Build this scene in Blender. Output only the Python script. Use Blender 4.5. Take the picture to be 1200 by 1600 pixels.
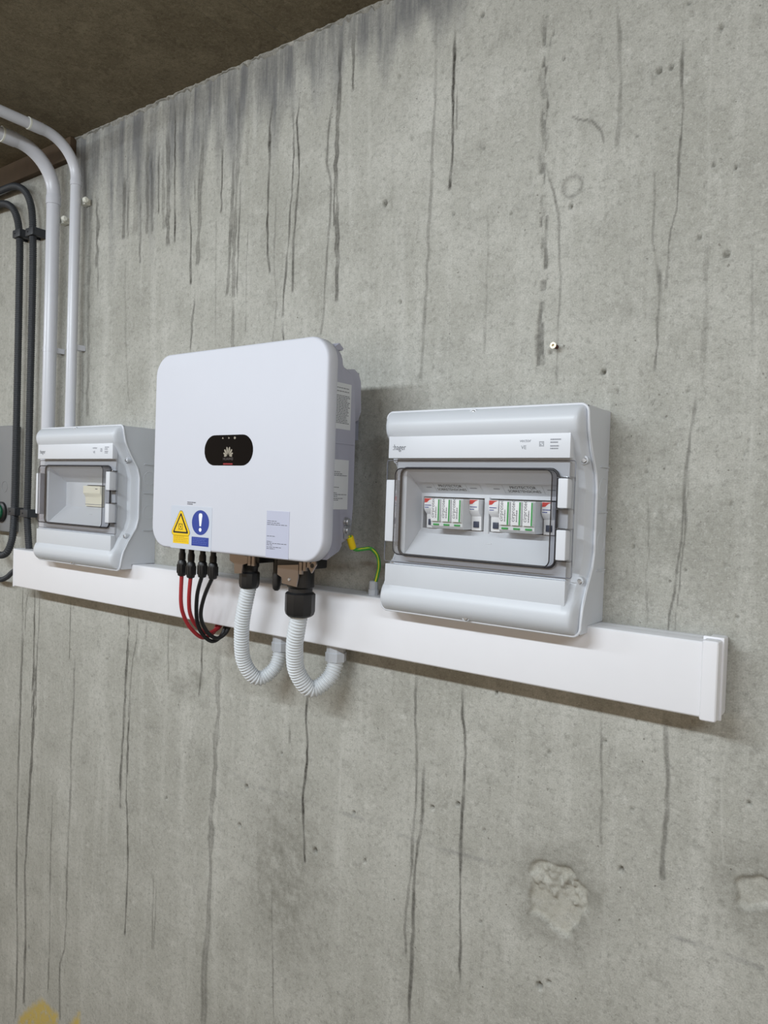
import bpy, bmesh, math, random
import numpy as np
from mathutils import Vector, Matrix

for o in list(bpy.data.objects):
    bpy.data.objects.remove(o, do_unlink=True)
SC = bpy.context.scene
COL = SC.collection
S = 0.73            # drawing units to metres
Z0 = 2.14           # height of the drawing origin (middle of the inverter) above the floor, in units
def W(x, y, z):
    return Vector((S * x, S * y, S * (z + Z0)))

# ---------------------------------------------------------------- camera
def make_camera():
    cd = bpy.data.cameras.new('camera'); co = bpy.data.objects.new('camera', cd); COL.objects.link(co)
    yaw, pitch, roll = -0.6231, -0.0222, 0.0344
    fwd = Vector((math.sin(yaw) * math.cos(pitch), math.cos(yaw) * math.cos(pitch), math.sin(pitch)))
    right = Vector((math.cos(yaw), -math.sin(yaw), 0)); up = right.cross(fwd)
    r2 = right * math.cos(roll) + up * math.sin(roll); u2 = -right * math.sin(roll) + up * math.cos(roll)
    m = Matrix((r2, u2, -fwd)).transposed().to_4x4()
    m.translation = W(1.2306, -1.3625, -0.0882)
    co.matrix_world = m
    cd.sensor_fit = 'VERTICAL'; cd.sensor_height = 32.0; cd.lens = 1152.72 / 1600 * 32
    cd.clip_start = 0.02
    SC.camera = co
make_camera()

# ---------------------------------------------------------------- light
world = bpy.data.worlds.new('room'); SC.world = world; world.use_nodes = True
bg = world.node_tree.nodes['Background']; bg.inputs['Color'].default_value = (1.0, 0.81, 0.6, 1); bg.inputs['Strength'].default_value = 0.74
def tube(name, x, y, z, length, width, power, tx, ty, tz, col):
    ld = bpy.data.lights.new(name, 'AREA'); ld.shape = 'RECTANGLE'; ld.size = length * S; ld.size_y = width * S
    ld.energy = power; ld.color = col
    lo = bpy.data.objects.new(name, ld); COL.objects.link(lo)
    lo.location = W(x, y, z)
    d = W(tx, ty, tz) - lo.location
    zl = -d.normalized(); xl = Vector((1, 0, 0)); yl = zl.cross(xl).normalized()
    xl = yl.cross(zl).normalized()
    m = Matrix((xl, yl, zl)).transposed().to_4x4(); m.translation = lo.location; lo.matrix_world = m
for tube_name, tube_x, watts in (('ceiling_tube_left_offscreen', -2.8, 20), ('ceiling_tube_middle_offscreen', -0.1, 26.5), ('ceiling_tube_right_offscreen', 2.6, 20.5)):          # a row of ceiling tubes parallel to the wall
    tube(tube_name, tube_x, -2.25, 0.94, 1.64, 0.12, watts, tube_x, 0, -2.3, (0.86, 0.94, 1.0))
SC.view_settings.view_transform = 'Standard'; SC.view_settings.look = 'None'
SC.view_settings.gamma = 1.0; SC.view_settings.use_curve_mapping = False
SC.view_settings.exposure = 0.0

# ---------------------------------------------------------------- materials
MATS = {}
def L(r, g, b):
    f = lambda c: ((c / 255 + 0.055) / 1.055) ** 2.4 if c > 10 else c / 255 / 12.92
    return (f(r), f(g), f(b), 1)
def plain(name, col, rough=0.45, metal=0.0, var=0.04, scale=40.0, bump=0.0, spec=0.5):
    m = bpy.data.materials.new(name); m.use_nodes = True; MATS[name] = m
    t = m.node_tree; n = t.nodes; p = n['Principled BSDF']
    p.inputs['Roughness'].default_value = rough; p.inputs['Metallic'].default_value = metal
    p.inputs['Specular IOR Level'].default_value = spec
    tc = n.new('ShaderNodeTexCoord'); nz = n.new('ShaderNodeTexNoise'); nz.inputs['Scale'].default_value = scale; nz.inputs['Detail'].default_value = 4
    t.links.new(tc.outputs['Object'], nz.inputs['Vector'])
    mx = n.new('ShaderNodeMix'); mx.data_type = 'RGBA'
    mx.inputs['A'].default_value = tuple(c * (1 - var) for c in col[:3]) + (1,)
    mx.inputs['B'].default_value = tuple(min(1, c * (1 + var)) for c in col[:3]) + (1,)
    t.links.new(nz.outputs['Fac'], mx.inputs['Factor']); t.links.new(mx.outputs['Result'], p.inputs['Base Color'])
    if bump:
        b = n.new('ShaderNodeBump'); b.inputs['Strength'].default_value = bump; b.inputs['Distance'].default_value = 0.001
        n2 = n.new('ShaderNodeTexNoise'); n2.inputs['Scale'].default_value = 900; t.links.new(tc.outputs['Object'], n2.inputs['Vector'])
        t.links.new(n2.outputs['Fac'], b.inputs['Height']); t.links.new(b.outputs['Normal'], p.inputs['Normal'])
    return m
plain('white_cover', L(207, 209, 219), 0.55, var=0.01)
plain('cover_edge', L(228, 229, 232), 0.45, var=0.01)
plain('trunking_white', L(233, 233, 238), 0.4, var=0.012)
plain('unit_grey', L(206, 210, 217), 0.38, var=0.015, bump=0.06)
plain('unit_light', L(218, 221, 228), 0.4, var=0.012)
plain('unit_body', L(206, 210, 217), 0.5, var=0.02)
plain('inner_grey', L(206, 209, 215), 0.5, var=0.015)
plain('inverter_grey', L(165, 166, 182), 0.5, var=0.03, bump=0.1)
plain('fin_grey', L(140, 142, 158), 0.55, 0.3)
plain('black_plastic', L(26, 26, 28), 0.42, var=0.15)
plain('black_gloss', L(5, 4, 7), 0.15, var=0.1, spec=0.12)
plain('black_hose', L(50, 53, 58), 0.5, var=0.12)
plain('hose_grey', L(214, 218, 222), 0.45, var=0.02)
plain('fitting_grey', L(192, 196, 203), 0.5)
plain('pipe_grey', L(205, 207, 215), 0.3, var=0.015)
plain('clip_white', L(225, 225, 215), 0.5)
plain('wire_red', L(164, 44, 50), 0.45, var=0.08)
plain('wire_black', L(24, 24, 27), 0.45)
plain('wire_green', L(70, 158, 66), 0.45)
plain('wire_yellow', L(222, 210, 50), 0.45)
plain('sleeve_yellow', L(236, 205, 16), 0.5)
plain('steel', L(190, 190, 192), 0.45, 1.0, var=0.06)
plain('clamp_steel', L(142, 132, 126), 0.36, 1.0, var=0.08)
plain('brass_pale', L(232, 222, 198), 0.4, 0.2)
plain('screw_red', L(70, 26, 22), 0.6)
plain('sticker_pale', L(198, 204, 216), 0.45, var=0.02)
plain('sticker_lilac', L(186, 189, 208), 0.45, var=0.02)
plain('sticker_silver', L(203, 206, 210), 0.45, var=0.02)
plain('print_yellow', L(240, 200, 20), 0.5)
plain('print_blue', L(38, 62, 148), 0.5)
plain('print_black', L(22, 22, 24), 0.5)
plain('print_grey', L(96, 98, 106), 0.5)
plain('print_midgrey', L(138, 141, 150), 0.5)
plain('print_white', L(240, 242, 246), 0.5)
plain('print_darkyellow', L(196, 158, 20), 0.5)
plain('print_midblue', L(84, 104, 178), 0.5)
plain('logo_silver', L(150, 142, 128), 0.4)
plain('logo_dim', L(92, 84, 84), 0.4)
plain('print_red', L(196, 44, 40), 0.5)
plain('screen_red', L(150, 30, 40), 0.4)
plain('module_white', L(232, 233, 236), 0.42)
plain('module_grey', L(205, 208, 211), 0.45)
plain('module_cream', L(236, 232, 214), 0.45)
plain('green_mark', L(42, 150, 74), 0.45)
plain('toggle_blue', L(44, 58, 84), 0.4)
plain('green_button', L(14, 92, 62), 0.3)
plain('enclosure_grey', L(128, 129, 131), 0.5)
plain('timber', L(76, 60, 42), 0.8, var=0.3, scale=25)
plain('refraction_dark', L(44, 42, 46), 0.4)  # dark tone imitating refraction in the edges of clear plastic
def clear(name, tint, gloss):
    m = bpy.data.materials.new(name); m.use_nodes = True; MATS[name] = m
    t = m.node_tree; n = t.nodes; out = n['Material Output']; n.remove(n['Principled BSDF'])
    tr = n.new('ShaderNodeBsdfTransparent'); tr.inputs['Color'].default_value = tint
    gl = n.new('ShaderNodeBsdfGlossy'); gl.inputs['Roughness'].default_value = 0.06
    fr = n.new('ShaderNodeFresnel'); fr.inputs['IOR'].default_value = 1.49
    mu = n.new('ShaderNodeMath'); mu.operation = 'MULTIPLY'; mu.inputs[1].default_value = gloss
    t.links.new(fr.outputs['Fac'], mu.inputs[0])
    mx = n.new('ShaderNodeMixShader'); t.links.new(mu.outputs[0], mx.inputs['Fac'])
    t.links.new(tr.outputs[0], mx.inputs[1]); t.links.new(gl.outputs[0], mx.inputs[2]); t.links.new(mx.outputs[0], out.inputs['Surface'])
clear('clear_pane', (0.97, 0.97, 0.97, 1), 0.8)
clear('clear_flange', (0.86, 0.86, 0.87, 1), 1.0)
clear('clear_rim', (0.62, 0.61, 0.63, 1), 0.35)

# ---------------------------------------------------------------- mesh helpers (drawing units)
class MB:
    def __init__(self): self.v = []; self.f = []
    def add(self, verts, faces):
        o = len(self.v); self.v += [tuple(p) for p in verts]; self.f += [tuple(i + o for i in fc) for fc in faces]; return self
    def box(self, x0, x1, y0, y1, z0, z1, bevel=0.0, seg=2):
        bm = bmesh.new(); bmesh.ops.create_cube(bm, size=1)
        for v in bm.verts: v.co = Vector(((x0 + x1) / 2 + v.co.x * (x1 - x0), (y0 + y1) / 2 + v.co.y * (y1 - y0), (z0 + z1) / 2 + v.co.z * (z1 - z0)))
        if bevel: bmesh.ops.bevel(bm, geom=bm.edges[:], offset=bevel, segments=seg, profile=0.6, affect='EDGES')
        return self.bm(bm)
    def bm(self, bm):
        bm.verts.index_update(); self.add([v.co[:] for v in bm.verts], [[v.index for v in f.verts] for f in bm.faces]); bm.free(); return self
    def rings(self, rings, close=True, cap0=True, cap1=True):
        n = len(rings[0]); base = []; fs = []
        for r in rings: base += [tuple(p) for p in r]
        for i in range(len(rings) - 1):
            for j in range(n if close else n - 1):
                k = (j + 1) % n; fs.append((i * n + j, i * n + k, (i + 1) * n + k, (i + 1) * n + j))
        if cap0: fs.append(tuple(range(n))[::-1])
        if cap1: fs.append(tuple((len(rings) - 1) * n + j for j in range(n)))
        return self.add(base, fs)
    def lathe(self, c, prof, seg=24, axis='z'):          # prof: (r, h) along the axis
        R = []
        for r, h in prof:
            ring = []
            for j in range(seg):
                a = 2 * math.pi * j / seg; p, q = r * math.cos(a), r * math.sin(a)
                ring.append({'z': (c[0] + p, c[1] + q, c[2] + h), 'y': (c[0] + p, c[1] + h, c[2] + q), 'x': (c[0] + h, c[1] + p, c[2] + q)}[axis])
            R.append(ring)
        return self.rings(R)
    def tube(self, pts, rad, seg=16, caps=True):          # rad: number or list
        pts = [Vector(p) for p in pts]; n = len(pts); R = []
        rad = rad if isinstance(rad, (list, tuple)) else [rad] * n
        t0 = (pts[1] - pts[0]).normalized(); ref = Vector((1, 0, 0)) if abs(t0.x) < 0.9 else Vector((0, 1, 0))
        u = t0.cross(ref).normalized()
        for i in range(n):
            t = (pts[min(i + 1, n - 1)] - pts[max(i - 1, 0)]).normalized()
            u = (u - t * u.dot(t)).normalized(); w = t.cross(u)
            R.append([pts[i] + (u * math.cos(2 * math.pi * j / seg) + w * math.sin(2 * math.pi * j / seg)) * rad[i] for j in range(seg)])
        return self.rings(R, cap0=caps, cap1=caps)
    def prism_xz(self, poly, y0, y1):
        return self.rings([[(x, y0, z) for x, z in poly], [(x, y1, z) for x, z in poly]])
    def prism_yz(self, poly, x0, x1, inset=0.0):
        cy = sum(p[0] for p in poly) / len(poly); cz = sum(p[1] for p in poly) / len(poly)
        def sh(k): return [(cy + (y - cy) * k, cz + (z - cz) * k) for y, z in poly]
        R = []
        if inset:
            q = sh(1 - 0.03); R.append([(x0, y, z) for y, z in q])
            R.append([(x0 + inset, y, z) for y, z in poly]); R.append([(x1 - inset, y, z) for y, z in poly]); R.append([(x1, y, z) for y, z in q])
        else: R = [[(x0, y, z) for y, z in poly], [(x1, y, z) for y, z in poly]]
        return self.rings(R)
    def disc(self, c, r, n=24, normal='y'):
        return self.add([(c[0] + r * math.cos(2 * math.pi * i / n), c[1], c[2] + r * math.sin(2 * math.pi * i / n)) for i in range(n)], [tuple(range(n))])
def rrect(x0, x1, z0, z1, r, seg=6):
    P = []
    for cx, cz, a0 in ((x1 - r, z1 - r, 0), (x0 + r, z1 - r, 90), (x0 + r, z0 + r, 180), (x1 - r, z0 + r, 270)):
        for i in range(seg + 1):
            a = math.radians(a0 + 90 * i / seg); P.append((cx + r * math.cos(a), cz + r * math.sin(a)))
    return P
def spline(pts, n=12):
    pts = [Vector(p) for p in pts]; out = []
    for i in range(len(pts) - 1):
        p0 = pts[max(i - 1, 0)]; p1 = pts[i]; p2 = pts[i + 1]; p3 = pts[min(i + 2, len(pts) - 1)]
        for k in range(n):
            t = k / n
            out.append(0.5 * ((2 * p1) + (-p0 + p2) * t + (2 * p0 - 5 * p1 + 4 * p2 - p3) * t * t + (-p0 + 3 * p1 - 3 * p2 + p3) * t ** 3))
    out.append(pts[-1]); return out
def resample(pts, step):
    pts = [Vector(p) for p in pts]; L_ = [0]
    for a, b in zip(pts, pts[1:]): L_.append(L_[-1] + (b - a).length)
    n = max(2, int(L_[-1] / step)); out = []; j = 0
    for i in range(n + 1):
        s = L_[-1] * i / n
        while j < len(pts) - 2 and L_[j + 1] < s: j += 1
        d = L_[j + 1] - L_[j]; out.append(pts[j].lerp(pts[j + 1], (s - L_[j]) / d if d else 0))
    return out
def corrugated(pts, r, depth, pitch, seg=18):
    q = resample(pts, pitch / 4); k = [r, r, r - depth, r - depth]
    return MB().tube(q, [k[i % 4] for i in range(len(q))], seg)

ROOTS = {}
def empty(name, loc, label, cat, group=None):
    o = bpy.data.objects.new(name, None); COL.objects.link(o); o.location = W(*loc); o.empty_display_size = 0.05
    o['label'] = label; o['category'] = cat
    if group: o['group'] = group
    ROOTS[o.name] = W(*loc)
    return o
def root_loc(o):
    p = Vector((0, 0, 0))
    while o is not None: p = p + o.location; o = o.parent
    return p
def build(name, mb, mat, parent=None, smooth=35, label=None, cat=None, group=None, kind=None):
    co = [W(*p) for p in mb.v]
    if parent is not None: base = root_loc(parent)
    else:
        a = np.array([c[:] for c in co]); base = Vector(((a[:, 0].min() + a[:, 0].max()) / 2, (a[:, 1].min() + a[:, 1].max()) / 2, a[:, 2].min()))
    me = bpy.data.meshes.new(name); me.from_pydata([(c - base)[:] for c in co], [], mb.f)
    me.materials.append(MATS[mat]); 
    bm = bmesh.new(); bm.from_mesh(me); bmesh.ops.recalc_face_normals(bm, faces=bm.faces[:]); bm.to_mesh(me); bm.free()
    if smooth:
        me.polygons.foreach_set('use_smooth', [True] * len(me.polygons)); me.set_sharp_from_angle(angle=math.radians(smooth))
    me.update()
    o = bpy.data.objects.new(name, me); COL.objects.link(o)
    if parent is not None: o.parent = parent
    else: o.location = base
    if label: o['label'] = label
    if cat: o['category'] = cat
    if group: o['group'] = group
    if kind or name == 'small_print': o['kind'] = kind or 'stuff'
    return o
_font_cache = {}
def text_mb(body, origin, right, up, size, off=(0, 0, 0), align='LEFT', squeeze=1.0, mb=None):
    if body not in _font_cache:
        cu = bpy.data.curves.new('t', 'FONT'); cu.body = body; cu.size = 1.0; cu.resolution_u = 3
        ob = bpy.data.objects.new('t', cu); COL.objects.link(ob)
        dg = bpy.context.evaluated_depsgraph_get(); dg.update()
        me = bpy.data.meshes.new_from_object(ob.evaluated_get(dg))
        _font_cache[body] = ([v.co[:] for v in me.vertices], [tuple(p.vertices) for p in me.polygons])
        bpy.data.objects.remove(ob); bpy.data.curves.remove(cu); bpy.data.meshes.remove(me)
    vs, fs = _font_cache[body]
    w = max(v[0] for v in vs); a = {'LEFT': 0, 'CENTER': w / 2, 'RIGHT': w}[align]
    o = Vector(origin) + Vector(off); r = Vector(right).normalized(); u = Vector(up).normalized()
    return (mb or MB()).add([o + r * ((v[0] - a) * size * squeeze) + u * (v[1] * size) for v in vs], fs)
def quad(mb, o, right, up, x0, x1, y0, y1):
    o = Vector(o); r = Vector(right); u = Vector(up)
    return mb.add([o + r * x0 + u * y0, o + r * x1 + u * y0, o + r * x1 + u * y1, o + r * x0 + u * y1], [(0, 1, 2, 3)])
def lines(mb, o, right, up, w, spec, th, rnd):
    # unreadable small print: rows of broken thin bars; spec = list of (height, length fraction)
    for h, fr in spec:
        x = 0.0
        while x < w * fr:
            l = min(rnd.uniform(0.08, 0.2) * w, w * fr - x); quad(mb, o, right, up, x, x + l, h, h + th); x += l + w * 0.03
    return mb

# traced run marks and holes on the wall: kind, strength, width, points (x, z)
STAINS = [
 ('d',0.95,0.0072,[(0.394,0.918),(0.394,0.837),(0.397,0.735),(0.4,0.66),(0.396,0.613),(0.396,0.576)]),
 ('d',0.5,0.004,[(0.405,0.8),(0.407,0.698)]),
 ('d',0.35,0.0075,[(0.346,0.968),(0.349,0.851),(0.349,0.713),(0.349,0.603),(0.345,0.514),(0.346,0.438),(0.345,0.368),(0.342,0.299),(0.338,0.174)]),
 ('r',0.55,0.0149,[(0.602,0.878),(0.605,0.709),(0.607,0.628),(0.61,0.546),(0.62,0.356),(0.616,0.269),(0.618,0.174)]),
 ('r',0.6,0.0094,[(0.629,0.85),(0.617,0.811)]),
 ('d',0.45,0.0053,[(0.614,0.576),(0.625,0.542),(0.641,0.49),(0.647,0.451),(0.65,0.389),(0.655,0.339),(0.653,0.265),(0.655,0.141)]),
 ('d',0.3,0.0084,[(0.745,0.845),(0.752,0.744),(0.758,0.672),(0.757,0.619),(0.756,0.578)]),
 ('d',0.55,0.0044,[(0.865,0.747),(0.866,0.657),(0.871,0.611),(0.868,0.551),(0.867,0.467),(0.867,0.433),(0.858,0.401),(0.856,0.356),(0.854,0.3)]),
 ('d',0.35,0.004,[(0.821,0.528),(0.826,0.498),(0.828,0.452),(0.827,0.406),(0.831,0.366)]),
 ('d',0.6,0.0062,[(0.831,0.366),(0.84,0.33),(0.844,0.289),(0.842,0.244),(0.844,0.198),(0.84,0.155)]),
 ('p',0.3,0.0037,[(0.911,0.786),(0.914,0.649),(0.914,0.55),(0.919,0.5),(0.918,0.428)]),
 ('d',0.2,0.0084,[(0.92,0.401),(0.923,0.235),(0.92,0.125)]),
 ('d',0.25,0.0039,[(0.993,0.36),(0.994,0.28),(0.999,0.173)]),
 ('d',0.22,0.006,[(0.489,0.52),(0.494,0.414),(0.494,0.309),(0.492,0.216)]),
 ('p',0.3,0.0059,[(0.505,0.918),(0.494,0.845),(0.5,0.707)]),
 ('p',0.25,0.0047,[(0.435,0.838),(0.431,0.786),(0.429,0.706)]),
 ('d',0.75,0.0122,[(-0.766,0.858),(-0.762,0.676)]),
 ('d',0.55,0.0107,[(-0.744,0.83),(-0.74,0.676)]),
 ('d',0.55,0.0078,[(-0.684,0.785),(-0.677,0.586)]),
 ('d',0.7,0.0128,[(-0.655,0.928),(-0.647,0.672)]),
 ('d',0.65,0.0126,[(-0.632,0.906),(-0.624,0.671)]),
 ('d',0.6,0.0074,[(-0.602,0.915),(-0.595,0.716)]),
 ('d',0.7,0.017,[(-0.563,0.928),(-0.548,0.623)]),
 ('d',0.8,0.0072,[(-0.533,1.003),(-0.518,0.618)]),
 ('d',0.5,0.011,[(-0.582,0.894),(-0.572,0.67)]),
 ('d',0.4,0.0184,[(-0.707,0.877),(-0.705,0.686)]),
 ('d',0.6,0.0148,[(-0.94,0.83),(-0.941,0.695),(-0.943,0.56)]),
 ('d',0.8,0.0146,[(-0.913,0.824),(-0.902,0.739),(-0.898,0.612)]),
 ('d',0.5,0.0072,[(-0.894,0.612),(-0.89,0.523)]),
 ('d',0.65,0.0146,[(-0.408,0.896),(-0.414,0.78),(-0.416,0.648),(-0.418,0.545)]),
 ('d',0.5,0.0068,[(-0.437,0.793),(-0.436,0.719)]),
 ('d',0.7,0.008,[(-0.458,0.701),(-0.448,0.639),(-0.447,0.565),(-0.444,0.49)]),
 ('d',0.6,0.008,[(-0.423,0.461),(-0.433,0.377),(-0.436,0.303)]),
 ('d',0.75,0.0085,[(-0.328,0.84),(-0.326,0.739),(-0.325,0.667)]),
 ('d',0.75,0.0115,[(-0.282,0.807),(-0.282,0.694),(-0.288,0.539),(-0.292,0.444)]),
 ('d',0.6,0.0134,[(-0.266,0.789),(-0.269,0.621),(-0.27,0.522),(-0.269,0.437)]),
 ('d',0.55,0.0061,[(-0.252,0.744),(-0.254,0.562),(-0.253,0.435)]),
 ('d',0.3,0.005,[(-0.218,0.612),(-0.221,0.529),(-0.217,0.319)]),
 ('d',0.5,0.0134,[(-0.268,0.42),(-0.263,0.299)]),
 ('d',0.8,0.0086,[(-0.144,0.909),(-0.15,0.836),(-0.148,0.741),(-0.15,0.606),(-0.144,0.516),(-0.135,0.478)]),
 ('d',0.65,0.0073,[(-0.073,0.883),(-0.066,0.821),(-0.063,0.715),(-0.07,0.604),(-0.075,0.505),(-0.083,0.406),(-0.083,0.359)]),
 ('d',0.8,0.0083,[(-0.082,0.349),(-0.078,0.299)]),
 ('d',0.75,0.0072,[(-0.049,0.895),(-0.056,0.832),(-0.048,0.764),(-0.043,0.697),(-0.052,0.601),(-0.054,0.502),(-0.053,0.416)]),
 ('d',0.5,0.0068,[(0.062,0.864),(0.048,0.785),(0.047,0.709),(0.062,0.655),(0.062,0.56),(0.055,0.484),(0.053,0.369),(0.045,0.3)]),
 ('d',0.85,0.0116,[(0.077,0.985),(0.077,0.86),(0.078,0.765),(0.074,0.697),(0.082,0.606),(0.088,0.479),(0.091,0.378)]),
 ('d',0.8,0.005,[(0.072,0.685),(0.075,0.554)]),
 ('d',0.3,0.0057,[(-0.12,0.688),(-0.122,0.513),(-0.107,0.389),(-0.117,0.299)]),
 ('d',0.3,0.0094,[(-0.748,0.613),(-0.751,0.533),(-0.738,0.37),(-0.715,0.167)]),
 ('d',0.5,0.0148,[(-0.943,0.56),(-0.937,0.355),(-0.932,0.142)]),
 ('d',0.35,0.0075,[(-0.967,0.435),(-0.957,0.152)]),
 ('d',0.25,0.0054,[(-0.345,0.678),(-0.335,0.33)]),
 ('d',0.4,0.0105,[(-0.487,1.02),(-0.488,0.924),(-0.487,0.841)]),
 ('d',0.35,0.0144,[(-0.274,0.973),(-0.264,0.873),(-0.266,0.789)]),
 ('p',0.3,0.0085,[(-0.338,1.021),(-0.328,0.904)]),
 ('p',0.35,0.0089,[(-0.214,0.97),(-0.203,0.836)]),
 ('d',0.3,0.0121,[(-0.232,0.948),(-0.23,0.774)]),
 ('d',0.8,0.0097,[(0.117,0.994),(0.119,0.867)]),
 ('p',0.35,0.0112,[(0.162,0.912),(0.172,0.759),(0.178,0.611)]),
 ('p',0.3,0.0097,[(0.106,0.896),(0.125,0.578)]),
 ('d',0.8,0.0107,[(-1.293,-0.526),(-1.292,-0.638),(-1.298,-0.979),(-1.299,-1.207),(-1.29,-1.548),(-1.274,-1.771),(-1.279,-1.98)]),
 ('d',0.9,0.0124,[(-1.213,-0.627),(-1.206,-0.904),(-1.217,-1.129),(-1.23,-1.301),(-1.238,-1.473),(-1.226,-1.639),(-1.225,-1.899)]),
 ('d',0.6,0.0082,[(-1.192,-0.624),(-1.201,-0.792),(-1.218,-0.962)]),
 ('d',0.6,0.0092,[(-0.973,-0.656),(-0.967,-0.802),(-0.975,-0.961),(-0.97,-1.065),(-0.976,-1.226),(-0.981,-1.333),(-0.977,-1.492),(-0.987,-1.624),(-1.009,-1.676),(-1.001,-1.856)]),
 ('d',0.85,0.0096,[(-0.687,-0.552),(-0.692,-0.729),(-0.698,-0.847),(-0.705,-0.948),(-0.704,-1.066)]),
 ('d',0.75,0.0079,[(-0.663,-0.723),(-0.674,-0.842),(-0.673,-1.038),(-0.659,-1.181),(-0.658,-1.308),(-0.663,-1.447)]),
 ('d',0.75,0.0079,[(-0.352,-0.487),(-0.351,-0.575),(-0.358,-0.657)]),
 ('d',0.5,0.0192,[(-0.283,-0.512),(-0.281,-0.695),(-0.287,-0.845),(-0.29,-1.022),(-0.291,-1.199),(-0.299,-1.335),(-0.3,-1.452),(-0.302,-1.552)]),
 ('d',0.9,0.0073,[(0.038,-0.567),(0.038,-0.654),(0.046,-0.708),(0.041,-0.78),(0.034,-0.846),(0.042,-0.923),(0.048,-0.993)]),
 ('d',0.7,0.0097,[(-0.017,-0.666),(-0.015,-0.71)]),
 ('d',0.4,0.0055,[(-0.04,-0.65),(-0.04,-0.672)]),
 ('d',0.45,0.0059,[(-0.535,-1.208),(-0.532,-1.436)]),
 ('d',0.35,0.0058,[(-0.519,-1.232),(-0.525,-1.433)]),
 ('d',0.5,0.0077,[(-1.076,-1.125),(-1.081,-1.312),(-1.072,-1.668)]),
 ('d',0.5,0.0078,[(-1.072,-1.668),(-1.076,-1.801)]),
 ('d',0.4,0.0055,[(-0.06,-1.086),(-0.055,-1.2),(-0.04,-1.425)]),
 ('p',0.3,0.0097,[(0.159,-0.583),(0.151,-0.738),(0.151,-0.968)]),
 ('p',0.22,0.011,[(-0.221,-0.64),(-0.219,-0.742),(-0.22,-1.088)]),
 ('p',0.6,0.0138,[(-0.62,-0.533),(-0.635,-0.588)]),
 ('p',0.6,0.0118,[(-0.59,-0.622),(-0.551,-0.664),(-0.531,-0.684)]),
 ('p',0.6,0.0121,[(-0.384,-0.738),(-0.391,-0.78)]),
 ('p',0.2,0.0222,[(-0.994,-0.828),(-0.994,-0.944)]),
 ('p',0.22,0.0143,[(-0.493,-0.663),(-0.495,-0.766)]),
 ('p',0.2,0.0101,[(-0.504,-0.898),(-0.502,-1.047)]),
 ('b',0.35,0.0054,[(-0.25,-0.827),(-0.163,-0.857),(-0.037,-0.849),(0.091,-0.846),(0.227,-0.84)]),
 ('d',0.75,0.0068,[(-1.296,-0.447),(-1.294,-0.578),(-1.287,-0.656),(-1.292,-0.789),(-1.293,-0.91)]),
 ('d',0.65,0.0056,[(-1.254,-0.454),(-1.271,-0.498),(-1.277,-0.624)]),
 ('d',0.8,0.0066,[(-1.218,-0.451),(-1.215,-0.627),(-1.218,-0.776),(-1.22,-0.895)]),
 ('d',0.65,0.0054,[(-1.185,-0.459),(-1.189,-0.594),(-1.195,-0.725),(-1.193,-0.89)]),
 ('d',0.75,0.0059,[(-0.997,-0.45),(-0.998,-0.568),(-0.999,-0.656)]),
 ('d',0.55,0.0058,[(-0.965,-0.648),(-0.966,-0.732),(-0.967,-0.827)]),
 ('d',0.8,0.0059,[(-0.689,-0.454),(-0.684,-0.526),(-0.691,-0.605),(-0.693,-0.709),(-0.693,-0.788)]),
 ('d',0.5,0.005,[(-0.64,-0.468),(-0.645,-0.546),(-0.663,-0.616),(-0.668,-0.689),(-0.675,-0.784)]),
 ('d',0.35,0.0064,[(-0.599,-0.468),(-0.6,-0.54)]),
 ('d',0.3,0.0061,[(-0.498,-0.471),(-0.493,-0.648)]),
 ('d',0.5,0.0076,[(0.353,-0.46),(0.356,-0.58),(0.364,-0.671),(0.366,-0.77),(0.359,-0.844),(0.359,-0.901),(0.353,-0.975),(0.347,-1.034),(0.354,-1.104)]),
 ('d',0.65,0.0083,[(0.382,-0.667),(0.382,-0.794),(0.37,-0.883),(0.368,-0.969),(0.37,-1.076),(0.367,-1.171),(0.367,-1.25)]),
 ('d',0.75,0.0069,[(0.47,-0.475),(0.473,-0.543),(0.483,-0.595),(0.484,-0.676),(0.482,-0.738),(0.481,-0.82),(0.484,-0.901),(0.486,-0.983),(0.49,-1.036),(0.488,-1.078),(0.491,-1.104)]),
 ('p',0.3,0.0047,[(0.466,-0.524),(0.473,-0.659),(0.451,-0.747),(0.45,-0.83)]),
 ('d',0.45,0.0042,[(0.77,-0.489),(0.773,-0.585),(0.778,-0.644),(0.776,-0.693),(0.78,-0.728)]),
 ('d',0.55,0.0082,[(0.885,-0.46),(0.887,-0.517),(0.893,-0.579),(0.893,-0.648),(0.889,-0.701),(0.892,-0.752)]),
 ('p',0.4,0.004,[(0.989,-0.483),(0.981,-0.545),(0.984,-0.621),(0.99,-0.697)]),
 ('b',0.3,0.004,[(0.309,-0.844),(0.394,-0.847),(0.564,-0.834)]),
 ('b',0.35,0.0025,[(0.901,-0.853),(0.955,-0.849),(1.06,-0.851)]),
 ('d',0.45,0.0061,[(0.915,0.124),(0.911,0.089),(0.908,0.045),(0.902,-0.014),(0.9,-0.082)]),
 ('d',0.6,0.0037,[(0.902,-0.014),(0.9,-0.082),(0.899,-0.147),(0.894,-0.192),(0.891,-0.243),(0.884,-0.283),(0.883,-0.31)]),
 ('d',0.6,0.0025,[(0.907,-0.034),(0.905,-0.087),(0.905,-0.132),(0.9,-0.191),(0.898,-0.242),(0.896,-0.278),(0.896,-0.31)]),
 ('d',0.3,0.0036,[(0.836,-0.06),(0.841,-0.12),(0.844,-0.181),(0.84,-0.212),(0.843,-0.26),(0.848,-0.302)]),
 ('d',0.5,0.0015,[(0.864,-0.071),(0.865,-0.119)]),
 ('p',0.35,0.0036,[(0.997,0.133),(1.004,0.057),(1.003,-0.056),(1.007,-0.149)]),
 ('d',0.5,0.0011,[(0.92,-0.002),(0.922,-0.028)]),
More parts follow.
